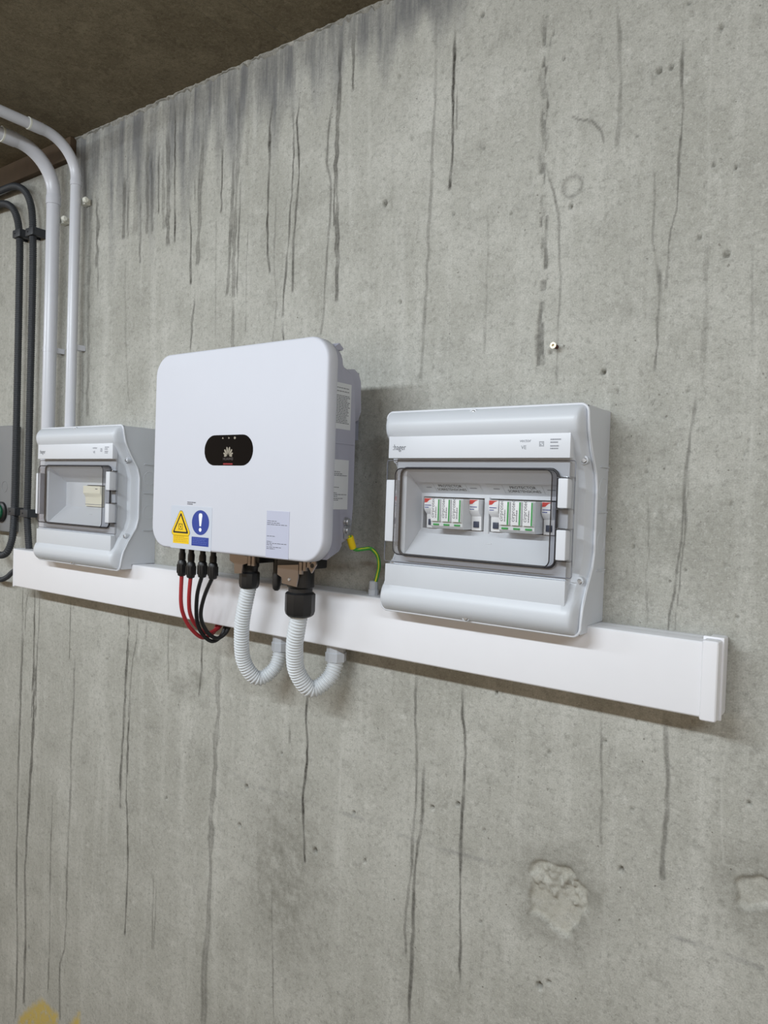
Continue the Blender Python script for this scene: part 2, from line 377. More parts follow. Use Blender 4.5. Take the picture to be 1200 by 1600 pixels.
 ('d',0.5,0.0018,[(0.828,0.138),(0.834,0.101),(0.844,0.087)]),
]
HOLES = [(0.826,0.691,0.0052),(0.847,0.692,0.004),(0.46,0.917,0.0047),(0.252,0.854,0.0036),(0.224,0.577,0.0066),(0.669,0.481,0.0043),(0.643,0.771,0.0031),(0.407,0.517,0.0034),(0.276,0.347,0.0036),(0.907,0.381,0.0039),(0.952,0.343,0.0049),(0.961,0.489,0.0033),(0.925,0.501,0.0033),(0.747,0.158,0.0042),(0.928,0.735,0.0044),(0.561,0.774,0.0026),(0.413,0.842,0.0027),(0.475,0.639,0.0027),(0.543,0.493,0.0026),(0.791,0.584,0.0023),(0.639,0.203,0.0025),(0.873,0.794,0.0034),(0.778,-0.534,0.003),(0.818,-0.763,0.0041),(0.668,-1.044,0.0063),(0.687,-1.029,0.0038),(0.407,-0.761,0.0042),(0.47,-0.736,0.0041),(0.833,-0.646,0.0023),(0.534,-0.774,0.0026),(1.025,-0.583,0.0038),(0.669,-0.58,0.0025),(0.55,-0.484,0.0039),(0.534,-0.965,0.0027),(-0.184,-0.973,0.0051),(-0.162,-0.865,0.005),(0.194,-0.833,0.0037),(0.231,-0.935,0.0037),(-0.486,-0.982,0.0037),(0.08,-0.959,0.0062),(-0.79,-0.629,0.004),(-1.202,-1.703,0.0044),(-0.041,-0.748,0.0032),(0.899,0.114,0.0021),(0.836,-0.008,0.0021),(0.833,-0.03,0.0018),(0.816,-0.166,0.0022),(0.908,-0.201,0.0024),(0.971,-0.186,0.002),(0.994,0.003,0.0017),(0.994,-0.274,0.0028),(0.775,0.12,0.0019),(0.745,0.157,0.0032),(0.999,0.024,0.0014),(0.977,-0.082,0.0014),(0.883,0.02,0.0015)]
SPALLS = [[(0.641,-0.81),(0.674,-0.793),(0.72,-0.797),(0.753,-0.823),(0.757,-0.852),(0.737,-0.903),(0.719,-0.928),(0.686,-0.915),(0.645,-0.905),(0.64,-0.855)],[(1.009,-0.724),(1.02,-0.706),(1.049,-0.699),(1.066,-0.71),(1.065,-0.742),(1.037,-0.76),(1.015,-0.755)]]

# ---------------------------------------------------------------- concrete
def concrete(name, base, dark, light, streaks, attrs, flat=(1, 0, 1)):
    m = bpy.data.materials.new(name); m.use_nodes = True; MATS[name] = m
    t = m.node_tree; n = t.nodes; p = n['Principled BSDF']; p.inputs['Roughness'].default_value = 0.85; p.inputs['Specular IOR Level'].default_value = 0.25
    lk = t.links.new
    geo = n.new('ShaderNodeNewGeometry')
    def noise(scale, detail=5, rough=0.6, vec=None):
        q = n.new('ShaderNodeTexNoise'); q.inputs['Scale'].default_value = scale; q.inputs['Detail'].default_value = detail; q.inputs['Roughness'].default_value = rough
        lk(vec or geo.outputs['Position'], q.inputs['Vector']); return q.outputs['Fac']
    def ramp(src, a, b, c0=0.0, c1=1.0):
        q = n.new('ShaderNodeMapRange'); q.inputs['From Min'].default_value = a; q.inputs['From Max'].default_value = b
        q.inputs['To Min'].default_value = c0; q.inputs['To Max'].default_value = c1; lk(src, q.inputs['Value']); return q.outputs['Result']
    def mathn(op, a, b):
        q = n.new('ShaderNodeMath'); q.operation = op
        for i, s in enumerate((a, b)):
            if isinstance(s, (int, float)): q.inputs[i].default_value = s
            else: lk(s, q.inputs[i])
        return q.outputs[0]
    def mix(fac, a, b, mode='MIX'):
        q = n.new('ShaderNodeMix'); q.data_type = 'RGBA'; q.blend_type = mode
        for s, k in ((fac, 'Factor'), (a, 'A'), (b, 'B')):
            if isinstance(s, (int, float)): q.inputs[k].default_value = s
            elif isinstance(s, tuple): q.inputs[k].default_value = s
            else: lk(s, q.inputs[k])
        return q.outputs['Result']
    mp = n.new('ShaderNodeMapping'); mp.inputs['Scale'].default_value = (1, 1, streaks); lk(geo.outputs['Position'], mp.inputs['Vector'])
    dk2 = tuple(q * 0.6 for q in dark[:3]) + (1,)
    c = mix(ramp(noise(1.8, 4), 0.3, 0.7), base, dark)
    c = mix(ramp(noise(6, 6, 0.7), 0.45, 0.7, 0, 0.7), c, light)
    c = mix(ramp(noise(11, 5, 0.6, mp.outputs['Vector']), 0.48, 0.72, 0, 0.45), c, dark)
    c = mix(ramp(noise(28, 4, 0.6, mp.outputs['Vector']), 0.52, 0.72, 0, 0.5), c, light)
    c = mix(ramp(noise(18, 6, 0.8), 0.52, 0.72, 0, 0.55), c, dk2)
    c = mix(ramp(noise(26, 6, 0.8), 0.55, 0.72, 0, 0.8), c, light)
    c = mix(ramp(noise(110, 4, 0.8), 0.5, 0.7, 0, 0.7), c, dk2)
    c = mix(ramp(noise(160, 4, 0.8), 0.52, 0.72, 0, 0.7), c, light)
    c = mix(ramp(noise(480, 3, 0.7), 0.42, 0.72, 0, 0.5), c, dk2)
    # small blow holes
    fm = n.new('ShaderNodeMapping'); fm.inputs['Scale'].default_value = flat; lk(geo.outputs['Position'], fm.inputs['Vector'])
    ds = n.new('ShaderNodeTexNoise'); ds.inputs['Scale'].default_value = 160; lk(geo.outputs['Position'], ds.inputs['Vector'])
    dv = n.new('ShaderNodeVectorMath'); dv.operation = 'MULTIPLY_ADD'; lk(ds.outputs['Color'], dv.inputs[0]); dv.inputs[1].default_value = (0.004, 0, 0.004); lk(fm.outputs['Vector'], dv.inputs[2])
    def holes(scale, rmax, keep):
        v = n.new('ShaderNodeTexVoronoi'); v.inputs['Scale'].default_value = scale; lk(dv.outputs['Vector'], v.inputs['Vector'])
        sep = n.new('ShaderNodeSeparateColor'); lk(v.outputs['Color'], sep.inputs['Color'])
        r = ramp(sep.outputs[0], keep, 1.0, 0.0, rmax); d = mathn('SUBTRACT', r, v.outputs['Distance'])
        return ramp(d, 0.0, rmax * 0.3)
    h1 = holes(34, 0.085, 0.86); h2 = holes(90, 0.15, 0.86); h3 = holes(210, 0.2, 0.82)
    pit = mathn('MAXIMUM', mathn('MAXIMUM', h1, h2), mathn('MULTIPLY', h3, 0.6))
    height = mathn('ADD', mathn('MULTIPLY', noise(60, 6, 0.7), 0.3), mathn('MULTIPLY', noise(350, 3), 0.1))
    if attrs:
        at = n.new('ShaderNodeAttribute'); at.attribute_name = 'stain'; sp = n.new('ShaderNodeSeparateColor'); lk(at.outputs['Color'], sp.inputs['Color'])
        a2 = n.new('ShaderNodeAttribute'); a2.attribute_name = 'stain2'; s2 = n.new('ShaderNodeSeparateColor'); lk(a2.outputs['Color'], s2.inputs['Color'])
        c = mix(mathn('MULTIPLY', sp.outputs[2], ramp(noise(24, 6, 0.7, mp.outputs['Vector']), 0.35, 0.6, 0.0, 1.0)), c, L(94, 95, 99))     # damp band
        br = ramp(noise(150, 5, 0.75), 0.3, 0.6, 0.6, 1.0)
        c = mix(mathn('MULTIPLY', s2.outputs[2], ramp(noise(34, 6, 0.75), 0.28, 0.66)), c, L(112, 110, 101))                    # patches of dirt
        c = mix(mathn('MULTIPLY', sp.outputs[0], br), c, L(58, 55, 50))                                                    # run marks
        c = mix(mathn('MULTIPLY', mathn('MULTIPLY', sp.outputs[1], 0.7), br), c, L(204, 203, 197))                                                 # pale lime runs
        c = mix(mathn('MULTIPLY', s2.outputs[0], ramp(noise(70, 5, 0.7), 0.35, 0.6, 0.3, 1.0)), c, L(168, 164, 150))                 # broken-out aggregate
        c = mix(mathn('MULTIPLY', s2.outputs[1], ramp(noise(50, 5, 0.7), 0.33, 0.5)), c, L(196, 172, 92))                        # yellow paint
        c = mix(mathn('MULTIPLY', at.outputs['Alpha'], 0.6), c, L(112, 109, 101))                                                               # holes
        height = mathn('SUBTRACT', height, mathn('MULTIPLY', sp.outputs[0], 0.25))
    c = mix(mathn('MULTIPLY', pit, 0.6), c, L(112, 109, 101))
    height = mathn('SUBTRACT', height, mathn('MULTIPLY', pit, 1.2))
    lk(c, p.inputs['Base Color'])
    b = n.new('ShaderNodeBump'); b.inputs['Strength'].default_value = 0.55; b.inputs['Distance'].default_value = 0.0035
    lk(height, b.inputs['Height']); lk(b.outputs['Normal'], p.inputs['Normal'])
concrete('concrete_wall', L(184, 183, 176), L(164, 163, 155), L(206, 205, 199), 0.07, True)
concrete('concrete_ceiling', L(135, 125, 105), L(110, 100, 81), L(157, 147, 125), 1.0, False)  # brown base tone, mottled darker and lighter
concrete('concrete_joint', L(160, 158, 150), L(128, 126, 120), L(182, 180, 174), 1.0, False)
concrete('concrete_floor', L(128, 122, 112), L(112, 107, 98), L(140, 134, 124), 1.0, False)
ZC = 1.038

def make_wall():
    xs = np.concatenate([np.arange(-7, -1.8, 0.4), np.arange(-1.8, -0.6, 0.0042), np.arange(-0.6, 1.16, 0.0023), np.arange(1.16, 2.0, 0.02), np.arange(2.0, 7.2, 0.4)])
    zs = np.concatenate([[-Z0], np.arange(-2.06, -1.1, 0.008), np.arange(-1.1, ZC - 0.001, 0.0042), [ZC + 0.02]])
    nx, nz = len(xs), len(zs)
    rng = np.random.default_rng(4)
    D = np.zeros((nz, nx)); P = np.zeros((nz, nx)); B = np.zeros((nz, nx)); HO = np.zeros((nz, nx))
    SPL = np.zeros((nz, nx)); YE = np.zeros((nz, nx)); DI = np.zeros((nz, nx)); dep = np.zeros((nz, nx))
    X, Z = np.meshgrid(xs, zs)
    for kind, s, w, pts in STAINS:
        pts = np.array(pts)
        if kind == 'b':                                # chalk line: runs across
            for (xa, za), (xb, zb) in zip(pts, pts[1:]):
                c0, c1 = np.searchsorted(xs, [xa, xb]); xx = xs[c0:c1]; zc = za + (zb - za) * (xx - xa) / (xb - xa)
                r0, r1 = np.searchsorted(zs, [zc.min() - .03, zc.max() + .03])
                a = s * np.clip(1.3 - np.abs(zs[r0:r1, None] - zc[None]) / 0.005, 0, 1)
                B[r0:r1, c0:c1] = np.maximum(B[r0:r1, c0:c1], a)
            continue
        zt, zb = pts[0, 1], pts[-1, 1]
        r0, r1 = np.searchsorted(zs, [zb - w, zt + w]); zz = zs[r0:r1]
        xc = np.interp(zz, pts[::-1, 1], pts[::-1, 0])
        k = len(zz); wob = np.interp(np.arange(k), np.arange(0, k + 12, 6), rng.normal(0, 1, len(np.arange(0, k + 12, 6))))
        xc = xc + wob * w * 0.14
        ww = w * (0.9 + 0.22 * np.interp(np.arange(k), np.arange(0, k + 20, 10), rng.normal(0, 1, len(np.arange(0, k + 20, 10)))))
        ww = np.clip(ww, w * 0.4, w * 1.7)
        fade = np.clip((zt + w - zz) / max(0.05, 0.12 * (zt - zb)), 0, 1) * np.clip((zz - zb + w) / (0.35 * w + 0.004), 0, 1)
        ss = s * fade * np.clip(1 + 0.22 * np.interp(np.arange(k), np.arange(0, k + 16, 8), rng.normal(0, 1, len(np.arange(0, k + 16, 8)))), 0.35, 1.25)
        c0, c1 = np.searchsorted(xs, [pts[:, 0].min() - 2 * w - .01, pts[:, 0].max() + 2 * w + .01])
        d = np.abs(xs[None, c0:c1] - xc[:, None]) / (ww[:, None] * 0.5)
        core = np.clip((1.35 - d) / 0.7, 0, 1)
        if kind == 'd' and w > 0.009: core = core * (0.62 + 0.38 * np.clip(d, 0, 1))        # runs dry darker along their edges
        a = core * ss[:, None]
        if kind == 'r':
            g = rng.random((k // 5 + 2, (c1 - c0) // 3 + 2)); g = np.kron(g, np.ones((5, 3)))[:k, :c1 - c0]
            a = a * np.clip((g - 0.25) * 2.2, 0.1, 1)
            dep[r0:r1, c0:c1] += a * 0.004
        T = P if kind == 'p' else D
        T[r0:r1, c0:c1] = np.maximum(T[r0:r1, c0:c1], np.clip(a, 0, 1))
    for hx, hz, r in HOLES:
        c0, c1 = np.searchsorted(xs, [hx - 3 * r - .006, hx + 3 * r + .006]); r0, r1 = np.searchsorted(zs, [hz - 3 * r - .01, hz + 3 * r + .01])
        sx = rng.uniform(0.8, 1.2); d = np.hypot((X[r0:r1, c0:c1] - hx) / sx, Z[r0:r1, c0:c1] - hz) / max(r, 0.003)
        a = np.clip((1.2 - d) * 2.2, 0, 1); HO[r0:r1, c0:c1] = np.maximum(HO[r0:r1, c0:c1], a * 0.85); dep[r0:r1, c0:c1] += a * r * 2.2
    # tie hole plug
    d = np.hypot(X - 0.6705, Z - 0.519) / 0.0225
    ring = np.clip(1 - np.abs(d - 0.85) / 0.28, 0, 1); D = np.maximum(D, ring * 0.42); dep += np.clip(1.1 - d, 0, 1) * 0.006
    # crack
    ck = np.array([(0.666, 0.653), (0.679, 0.643), (0.705, 0.634), (0.724, 0.61), (0.729, 0.591)])
    for (xa, za), (xb, zb) in zip(ck, ck[1:]):
        tt = np.clip(((X - xa) * (xb - xa) + (Z - za) * (zb - za)) / ((xb - xa) ** 2 + (zb - za) ** 2), 0, 1)
        D = np.maximum(D, 0.6 * np.clip(1.5 - np.hypot(X - xa - tt * (xb - xa), Z - za - tt * (zb - za)) / 0.0022, 0, 1))
    def inside(poly):
        ins = np.zeros(X.shape, bool); dist = np.full(X.shape, 9.0); m = len(poly)
        wob = 0.004 * np.sin(X * 90 + 40 * Z) * np.sin(Z * 110 + 1)
        for i in range(m):
            xa, za = poly[i]; xb, zb = poly[(i + 1) % m]
            cr = ((za > Z) != (zb > Z)) & (X < (xb - xa) * (Z - za) / (zb - za + 1e-9) + xa); ins ^= cr
            tt = np.clip(((X - xa) * (xb - xa) + (Z - za) * (zb - za)) / ((xb - xa) ** 2 + (zb - za) ** 2), 0, 1)
            dist = np.minimum(dist, np.hypot(X - xa - tt * (xb - xa), Z - za - tt * (zb - za)))
        return np.where(ins, dist, -dist) + wob
    lump = np.zeros(X.shape)
    for k in range(34):
        q = rng.random(2); rr_ = rng.uniform(0.005, 0.013); an = rng.uniform(0, 3.14); fl = rng.uniform(0.55, 1.0)
        lx, lz = X - (0.652 + 0.1 * q[0]), Z - (-0.85 + 0.05 * q[1] - 0.012 * q[0]); c_, s_ = math.cos(an), math.sin(an)
        lump = np.maximum(lump, np.clip(1.6 - 1.6 * np.maximum(np.abs(lx * c_ + lz * s_), np.abs(lz * c_ - lx * s_) / fl) / rr_, 0, 1) * rng.uniform(.3, 1))
    for i, poly in enumerate(SPALLS):
        sd = inside(poly); a = np.clip(sd / 0.006 + 0.5, 0, 1); SPL = np.maximum(SPL, a * (0.45 if i == 0 else 0.22))
        dep += a * 0.008
        if i == 0: dep -= a * lump * 0.011
        DI = np.maximum(DI, 0.7 * np.clip(1 + sd / 0.07, 0, 1) * (1 - a))
    for poly in ([(-1.275, -2.1), (-1.254, -1.969), (-1.114, -1.84), (-1.015, -1.851), (-0.985, -2.1)], [(-0.96, -2.1), (-0.95, -1.867), (-0.887, -1.788), (-0.87, -2.1)]):
        YE = np.maximum(YE, np.clip(inside(poly) / 0.02 + 0.5, 0, 1) * 0.9)
    # damp, blue-grey band below the ceiling
    low = np.interp(X, [-1.3, -1.1, -0.8, -0.45, -0.2, 0.1, 0.4, 0.7, 1.0], [0.18, 0.22, 0.4, 0.33, 0.24, 0.16, 0.13, 0.06, 0.03])
    low = low * (1 + 0.25 * np.sin(X * 37) + 0.2 * np.sin(X * 91 + 1))
    B = np.maximum(B, 0.8 * np.clip((Z - (ZC - low)) / np.maximum(low * 0.55, .02), 0, 1) * np.interp(X, [-1.25, -1.0, 0.35, 0.6], [0.35, 1, 1, 0.2]))
    # broad dirt
    for cx, cz, rx, rz, a in ((-0.02, -1.05, .12, .22, .7), (-0.37, -0.62, .03, .02, .8), (-0.43, -0.65, .05, .03, .5)):
        DI = np.maximum(DI, a * np.clip(1.5 - np.hypot((X - cx) / rx, (Z - cz) / rz), 0, 1))
    xy = np.empty((nz * nx, 3)); xy[:, 0] = X.ravel() * S; xy[:, 1] = dep.ravel() * S; xy[:, 2] = (Z.ravel() + Z0) * S
    i = np.arange(nz - 1)[:, None] * nx + np.arange(nx - 1)[None]
    F = np.stack([i, i + 1, i + 1 + nx, i + nx], -1).reshape(-1, 4)
    me = bpy.data.meshes.new('wall_back'); me.vertices.add(nz * nx); me.vertices.foreach_set('co', xy.ravel())
    nf = len(F); me.loops.add(nf * 4); me.loops.foreach_set('vertex_index', F.ravel()); me.polygons.add(nf)
    me.polygons.foreach_set('loop_start', np.arange(nf) * 4)
    try: me.polygons.foreach_set('loop_total', np.full(nf, 4))
    except Exception: pass
    me.polygons.foreach_set('use_smooth', np.ones(nf, bool)); me.update(calc_edges=True)
    for nm, ch in (('stain', (D, P, B, HO)), ('stain2', (SPL, YE, DI, np.ones_like(D)))):
        at = me.attributes.new(nm, 'FLOAT_COLOR', 'POINT'); at.data.foreach_set('color', np.stack([c.ravel() for c in ch], -1).astype(np.float32).ravel())
    me.materials.append(MATS['concrete_wall'])
    o = bpy.data.objects.new('wall_back', me); COL.objects.link(o); o['kind'] = 'structure'; o['label'] = 'grey cast concrete wall with dark run marks'
    return o
wall = make_wall()
build('ceiling', MB().box(-7, 7, -7, 0.3, ZC, ZC + 0.2), 'concrete_ceiling', smooth=0, kind='structure', label='brown concrete ceiling slab')
build('floor', MB().box(-7, 7, -7, 0.3, -Z0 - 0.1, -Z0), 'concrete_floor', smooth=0, kind='structure', label='grey concrete floor')
def joint():
    # ragged lip of cement paste where wall meets slab
    rnd = random.Random(3); mb = MB(); A = []; x = -1.1
    while x < 2.2:
        A.append((x, rnd.uniform(0.003, 0.018) * (1 if rnd.random() < .6 else 0.3), rnd.uniform(0.002, 0.008))); x += rnd.uniform(0.006, 0.016)
    top = [[(x, 0.002, ZC), (x, -d, ZC), (x, -d * 0.9, ZC - h * 0.5), (x, 0.002, ZC - h)] for x, h, d in A]
    mb.rings(top)
    build('trim_1', mb, 'concrete_joint', smooth=50, kind='structure', label='ragged cement lip along the ceiling joint')
joint()

RND = random.Random(11)
# ---------------------------------------------------------------- cable trunking
ZT, ZB, XL, XR, DF = -0.309, -0.4346, -1.217, 0.983, -0.077
def trunking():
    t = empty('cable_trunking', ((XL + XR) / 2, 0, ZB), 'long white plastic cable trunking running along the concrete wall', 'trunking')
    build('base_channel', MB().box(XL, XR - 0.02, -0.03, -0.0005, ZB + 0.002, ZT - 0.001, 0.003), 'trunking_white', t)
    build('cover', MB().box(XL, XR - 0.012, DF, -0.028, ZB, ZT, 0.006, 3), 'trunking_white', t)
    mb = MB().box(XR - 0.026, XR, DF - 0.0025, -0.0005, ZB - 0.004, ZT + 0.003, 0.005, 3)
    cap = build('end_cap', mb, 'trunking_white', t)
    rb = MB()
    P = rrect(-0.051, -0.043, ZB + 0.004, ZT + 0.0045, 0.002, 2)
    rb.box(XR - 0.03, XR + 0.003, -0.052, -0.046, ZB - 0.006, ZT + 0.006, 0.002)
    build('rib', rb, 'trunking_white', cap)
    build('end_cap', MB().box(XL - 0.002, XL + 0.006, DF - 0.001, -0.0005, ZB - 0.001, ZT + 0.001, 0.002), 'trunking_white', t)
trunking()

# ---------------------------------------------------------------- inverter
def inverter():
    t = empty('solar_inverter', (0, -0.12, -0.235), 'white square solar inverter with black oval display', 'inverter')
    x0, x1, z0, z1 = -0.273, 0.273, -0.23, 0.23
    R = []
    for y, ins in ((-0.205, 0.002), (-0.207, 0), (-0.229, 0), (-0.2335, 0.0012), (-0.2355, 0.0035), (-0.236, 0.006)):
        R.append([(x, y, z) for x, z in rrect(x0 + ins, x1 - ins, z0 + ins, z1 - ins, 0.052 - ins, 12)])
    cover = build('front_cover', MB().rings(R), 'white_cover', t, 50)
    prof = [(-0.204, -0.224), (-0.166, -0.208), (-0.162, -0.202), (-0.163, -0.192), (-0.138, -0.184), (-0.132, -0.174), (-0.127, -0.11), (-0.128, 0.06), (-0.138, 0.152), (-0.143, 0.163), (-0.152, 0.17), (-0.172, 0.176), (-0.178, 0.184), (-0.18, 0.196), (-0.187, 0.206), (-0.204, 0.212)]
    body = build('housing', MB().prism_yz(prof, -0.262, 0.262, 0.004), 'inverter_grey', t, 40)
    build('seam_recess', MB().box(0.2615, 0.2632, -0.202, -0.13, 0.016, 0.019), 'inverter_grey', body, 0)
    h = MB().box(-0.24, 0.24, -0.14, -0.09, 0.03, 0.13)
    for i in range(48): h.box(-0.245 + i * 0.0102, -0.2425 + i * 0.0102, -0.172, -0.09, 0.05, 0.176)
    hs = build('heat_sink', h, 'fin_grey', t, 0)
    sp = [(-0.172, 0.12), (-0.15, 0.174), (-0.128, 0.178), (-0.112, 0.17), (-0.104, 0.155), (-0.1, 0.09), (-0.108, 0.072), (-0.118, 0.068), (-0.15, 0.068)]
    build('side_plate', MB().prism_yz(sp, 0.247, 0.254, 0.001), 'inverter_grey', hs)
    build('side_plate', MB().prism_yz(sp, -0.254, -0.247, 0.001), 'inverter_grey', hs)
    br = MB().box(-0.16, 0.16, -0.012, -0.0005, -0.12, 0.15, 0.002)
    for sx in (-0.15, 0.142): br.box(sx, sx + 0.008, -0.13, -0.01, -0.1, 0.13)
    build('mounting_bracket', br, 'fin_grey', t, 0)
    build('hook', MB().prism_yz([(-0.2, 0.212), (-0.186, 0.222), (-0.172, 0.213), (-0.176, 0.208), (-0.2, 0.206)], 0.2, 0.258), 'inverter_grey', t)
    # display
    yf = -0.2363
    d = build('display', MB().rings([[(x, y, z) for x, z in rrect(-0.088 + i, 0.068 - i, -0.0335 + i, 0.0345 - i, 0.0335 - i, 12)] for y, i in ((-0.2355, 0), (yf, 0), (yf - 0.0006, 0.0008))]), 'black_gloss', t, label='black oval display')
    yl = yf - 0.0011
    cx, cz = -0.0085, -0.0125
    lg = MB()
    for a, ln, wd in ((90 - 13, 0.021, 0.0052), (90 + 13, 0.021, 0.0052), (90 - 40, 0.0195, 0.0052), (90 + 40, 0.0195, 0.0052), (90 - 66, 0.017, 0.0046), (90 + 66, 0.017, 0.0046), (90 - 88, 0.0135, 0.0036), (90 + 88, 0.0135, 0.0036)):
        a = math.radians(a); u = Vector((math.cos(a), 0, math.sin(a))); v = Vector((-math.sin(a), 0, math.cos(a))); o = Vector((cx, yl, cz))
        pr = [(0.003, 0), (0.35, 0.35), (0.6, 0.5), (0.82, 0.45), (0.96, 0.22), (1.0, 0), (0.96, -0.22), (0.82, -0.45), (0.6, -0.5), (0.35, -0.35)]
        lg.add([o + u * (0.003 + k * (ln - 0.003)) + v * (w * wd) for k, w in pr], [tuple(range(len(pr)))])
    build('logo', lg, 'logo_silver', d, 0)
    build('lettering', text_mb('HUAWEI', (cx, yl, -0.0215), (1, 0, 0), (0, 0, 1), 0.0085, align='CENTER'), 'logo_dim', d, 0)
    build('status_bar', quad(MB(), (cx, yl, -0.0315), (1, 0, 0), (0, 0, 1), -0.015, 0.015, 0, 0.003), 'screen_red', d, 0)
    ic = MB()
    for xx, nn, a0 in ((-0.027, 3, 90), (-0.0075, 3, 0), (0.0115, 16, 0)):
        ic.add([(xx + 0.0033 * math.cos(math.radians(a0 + 360 * i / nn)), yl, 0.0275 + 0.0028 * math.sin(math.radians(a0 + 360 * i / nn))) for i in range(nn)], [tuple(range(nn))])
    build('status_icon', ic, 'logo_silver', d, 0)
    # warning sticker
    ys = -0.2366
    s = build('warning_sticker', MB().rings([[(x, y, z) for x, z in rrect(-0.2, -0.0565, -0.2285, -0.1285, 0.003, 3)] for y in (-0.2358, ys)]), 'sticker_pale', t, 0, label='pale sticker with yellow triangle and blue circle')
    def rtri(cx, cz, r, rr, y, seg=6):
        P = []
        for k in range(3):
            a = math.radians(90 + 120 * k); px, pz = cx + (r - rr) * math.cos(a), cz + (r - rr) * math.sin(a) 
            for i in range(seg + 1):
                b = a + math.radians(-60 + 120 * i / seg); P.append((px + rr * math.cos(b), y, pz + rr * math.sin(b)))
        return P
    tx, tz = -0.163, -0.176
    sz = 1.18
    def tri(name, r, rr, y, mat):
        P = [(tx + (p[0] - tx) * 0.98, p[1], tz + (p[2] - tz) * 0.98) for p in rtri(tx, tz, r, rr, y)]
        build(name, MB().add(P, [tuple(range(len(P)))]), mat, s, 0)
    tri('triangle_outline', 0.0375, 0.008, ys - 0.0002, 'print_black'); tri('triangle_edge', 0.0365, 0.0075, ys - 0.0004, 'print_yellow')
    tri('triangle_border', 0.031, 0.0025, ys - 0.0006, 'print_black'); tri('triangle_field', 0.0245, 0.0012, ys - 0.0008, 'print_yellow')
    sy = MB()
    for i in range(24):
        a, b = 2 * math.pi * i / 24, 2 * math.pi * (i + 1) / 24
        sy.add([(tx + r * math.cos(q), ys - 0.001, tz - 0.001 + r * math.sin(q)) for r, q in ((0.0076, a), (0.0076, b), (0.0063, b), (0.0063, a))], [(0, 1, 2, 3)])
    sy.add([(tx + x, ys - 0.001, tz - 0.001 + z) for x, z in ((0.001, 0.005), (-0.0028, -0.0005), (-0.0004, -0.0005), (-0.0014, -0.0055), (0.0028, 0.0006), (0.0004, 0.0006))], [(0, 1, 2), (2, 3, 4, 5)])
    for i in range(4):
        a = math.radians(45 + 90 * i); sy.add([(tx + r * math.cos(a + o), ys - 0.001, tz - 0.001 + r * math.sin(a + o)) for r, o in ((0.0085, -.1), (0.0105, -.08), (0.0105, .08), (0.0085, .1))], [(0, 1, 2, 3)])
    build('triangle_symbol', sy, 'print_black', s, 0)
    build('text_panel', quad(MB(), (0, ys - 0.0002, 0), (1, 0, 0), (0, 0, 1), -0.19, -0.133, -0.2165, -0.1975), 'print_yellow', s, 0)
    build('small_print', lines(MB(), (-0.187, ys - 0.0004, -0.213), (1, 0, 0), (0, 0, 1), 0.052, [(0.0005, 0.95), (0.0045, 0.9), (0.0085, 0.95), (0.0118, 0.7)], 0.0014, RND), 'print_darkyellow', s, 0)
    bx, bz = -0.0945, -0.1645
    build('blue_circle', MB().add([(bx + 0.0295 * math.cos(2 * math.pi * i / 40), ys - 0.0002, bz + 0.0285 * math.sin(2 * math.pi * i / 40)) for i in range(40)], [tuple(range(40))]), 'print_blue', s, 0)
    ex = MB().add([(bx + x, ys - 0.0004, bz + z) for x, z in ((-0.0028, -0.0085), (0.0028, -0.0085), (0.0062, 0.016), (0.0048, 0.0205), (0, 0.0215), (-0.0048, 0.0205), (-0.0062, 0.016))], [tuple(range(7))])
    ex.add([(bx + 0.0046 * math.cos(2 * math.pi * i / 20), ys - 0.0004, bz - 0.0165 + 0.0046 * math.sin(2 * math.pi * i / 20)) for i in range(20)], [tuple(range(20))])
    build('exclamation_mark', ex, 'print_white', s, 0)
    build('text_panel', quad(MB(), (0, ys - 0.0002, 0), (1, 0, 0), (0, 0, 1), -0.1235, -0.065, -0.2185, -0.198), 'print_blue', s, 0)
    build('small_print', lines(MB(), (-0.12, ys - 0.0004, -0.2145), (1, 0, 0), (0, 0, 1), 0.052, [(0.0005, 0.9), (0.0045, 0.95), (0.0085, 0.8), (0.0122, 0.9)], 0.0013, RND), 'print_midblue', s, 0)
    # information label
    q = build('information_label', MB().box(0.1155, 0.181, ys, -0.2358, -0.2275, -0.1285), 'sticker_lilac', t, 0)
    sp1 = [(0.077, 0.45), (0.073, 0.6), (0.0695, 0.95), (0.045, 0.4), (0.0335, 0.25), (0.03, 0.95), (0.0265, 0.3), (0.022, 0.7), (0.0185, 0.4)]
    build('small_print', lines(MB(), (0.118, ys - 0.0003, -0.2275), (1, 0, 0), (0, 0, 1), 0.06, sp1, 0.0012, RND), 'print_grey', q, 0)
    build('small_print', lines(MB(), (-0.142, ys - 0.0003, -0.124), (1, 0, 0), (0, 0, 1), 0.03, [(0.0, 0.6), (0.004, 0.95)], 0.0018, RND), 'print_grey', cover, 0)
    # labels on the right side
    xs_ = 0.2625
    for z0_, z1_, ya, yb, spec, nm in ((0.046, 0.141, -0.2, -0.147, None, 'rating_label'), (-0.12, -0.017, -0.2, -0.148, sp1, 'information_label')):
        q = build(nm, MB().box(0.2615, xs_, ya, yb, z0_, z1_), 'sticker_silver', t, 0)
        if spec is None: spec = [(0.012 + i * 0.0033, RND.uniform(0.75, 1)) for i in range(18)] + [(0.077, 0.9), (0.084, 0.9)]
        build('small_print', lines(MB(), (xs_ + 0.0003, ya + 0.003, z0_), (0, 1, 0), (0, 0, 1), yb - ya - 0.006, spec, 0.0014, RND), 'print_grey', q, 0)
    for z in (-0.146, -0.164):
        build('earth_bolt', MB().lathe((0.2615, -0.15, z), [(0.0105, 0), (0.0105, 0.002), (0.0075, 0.0025), (0.0075, 0.008), (0.006, 0.0095)], 12, 'x'), 'steel', t)
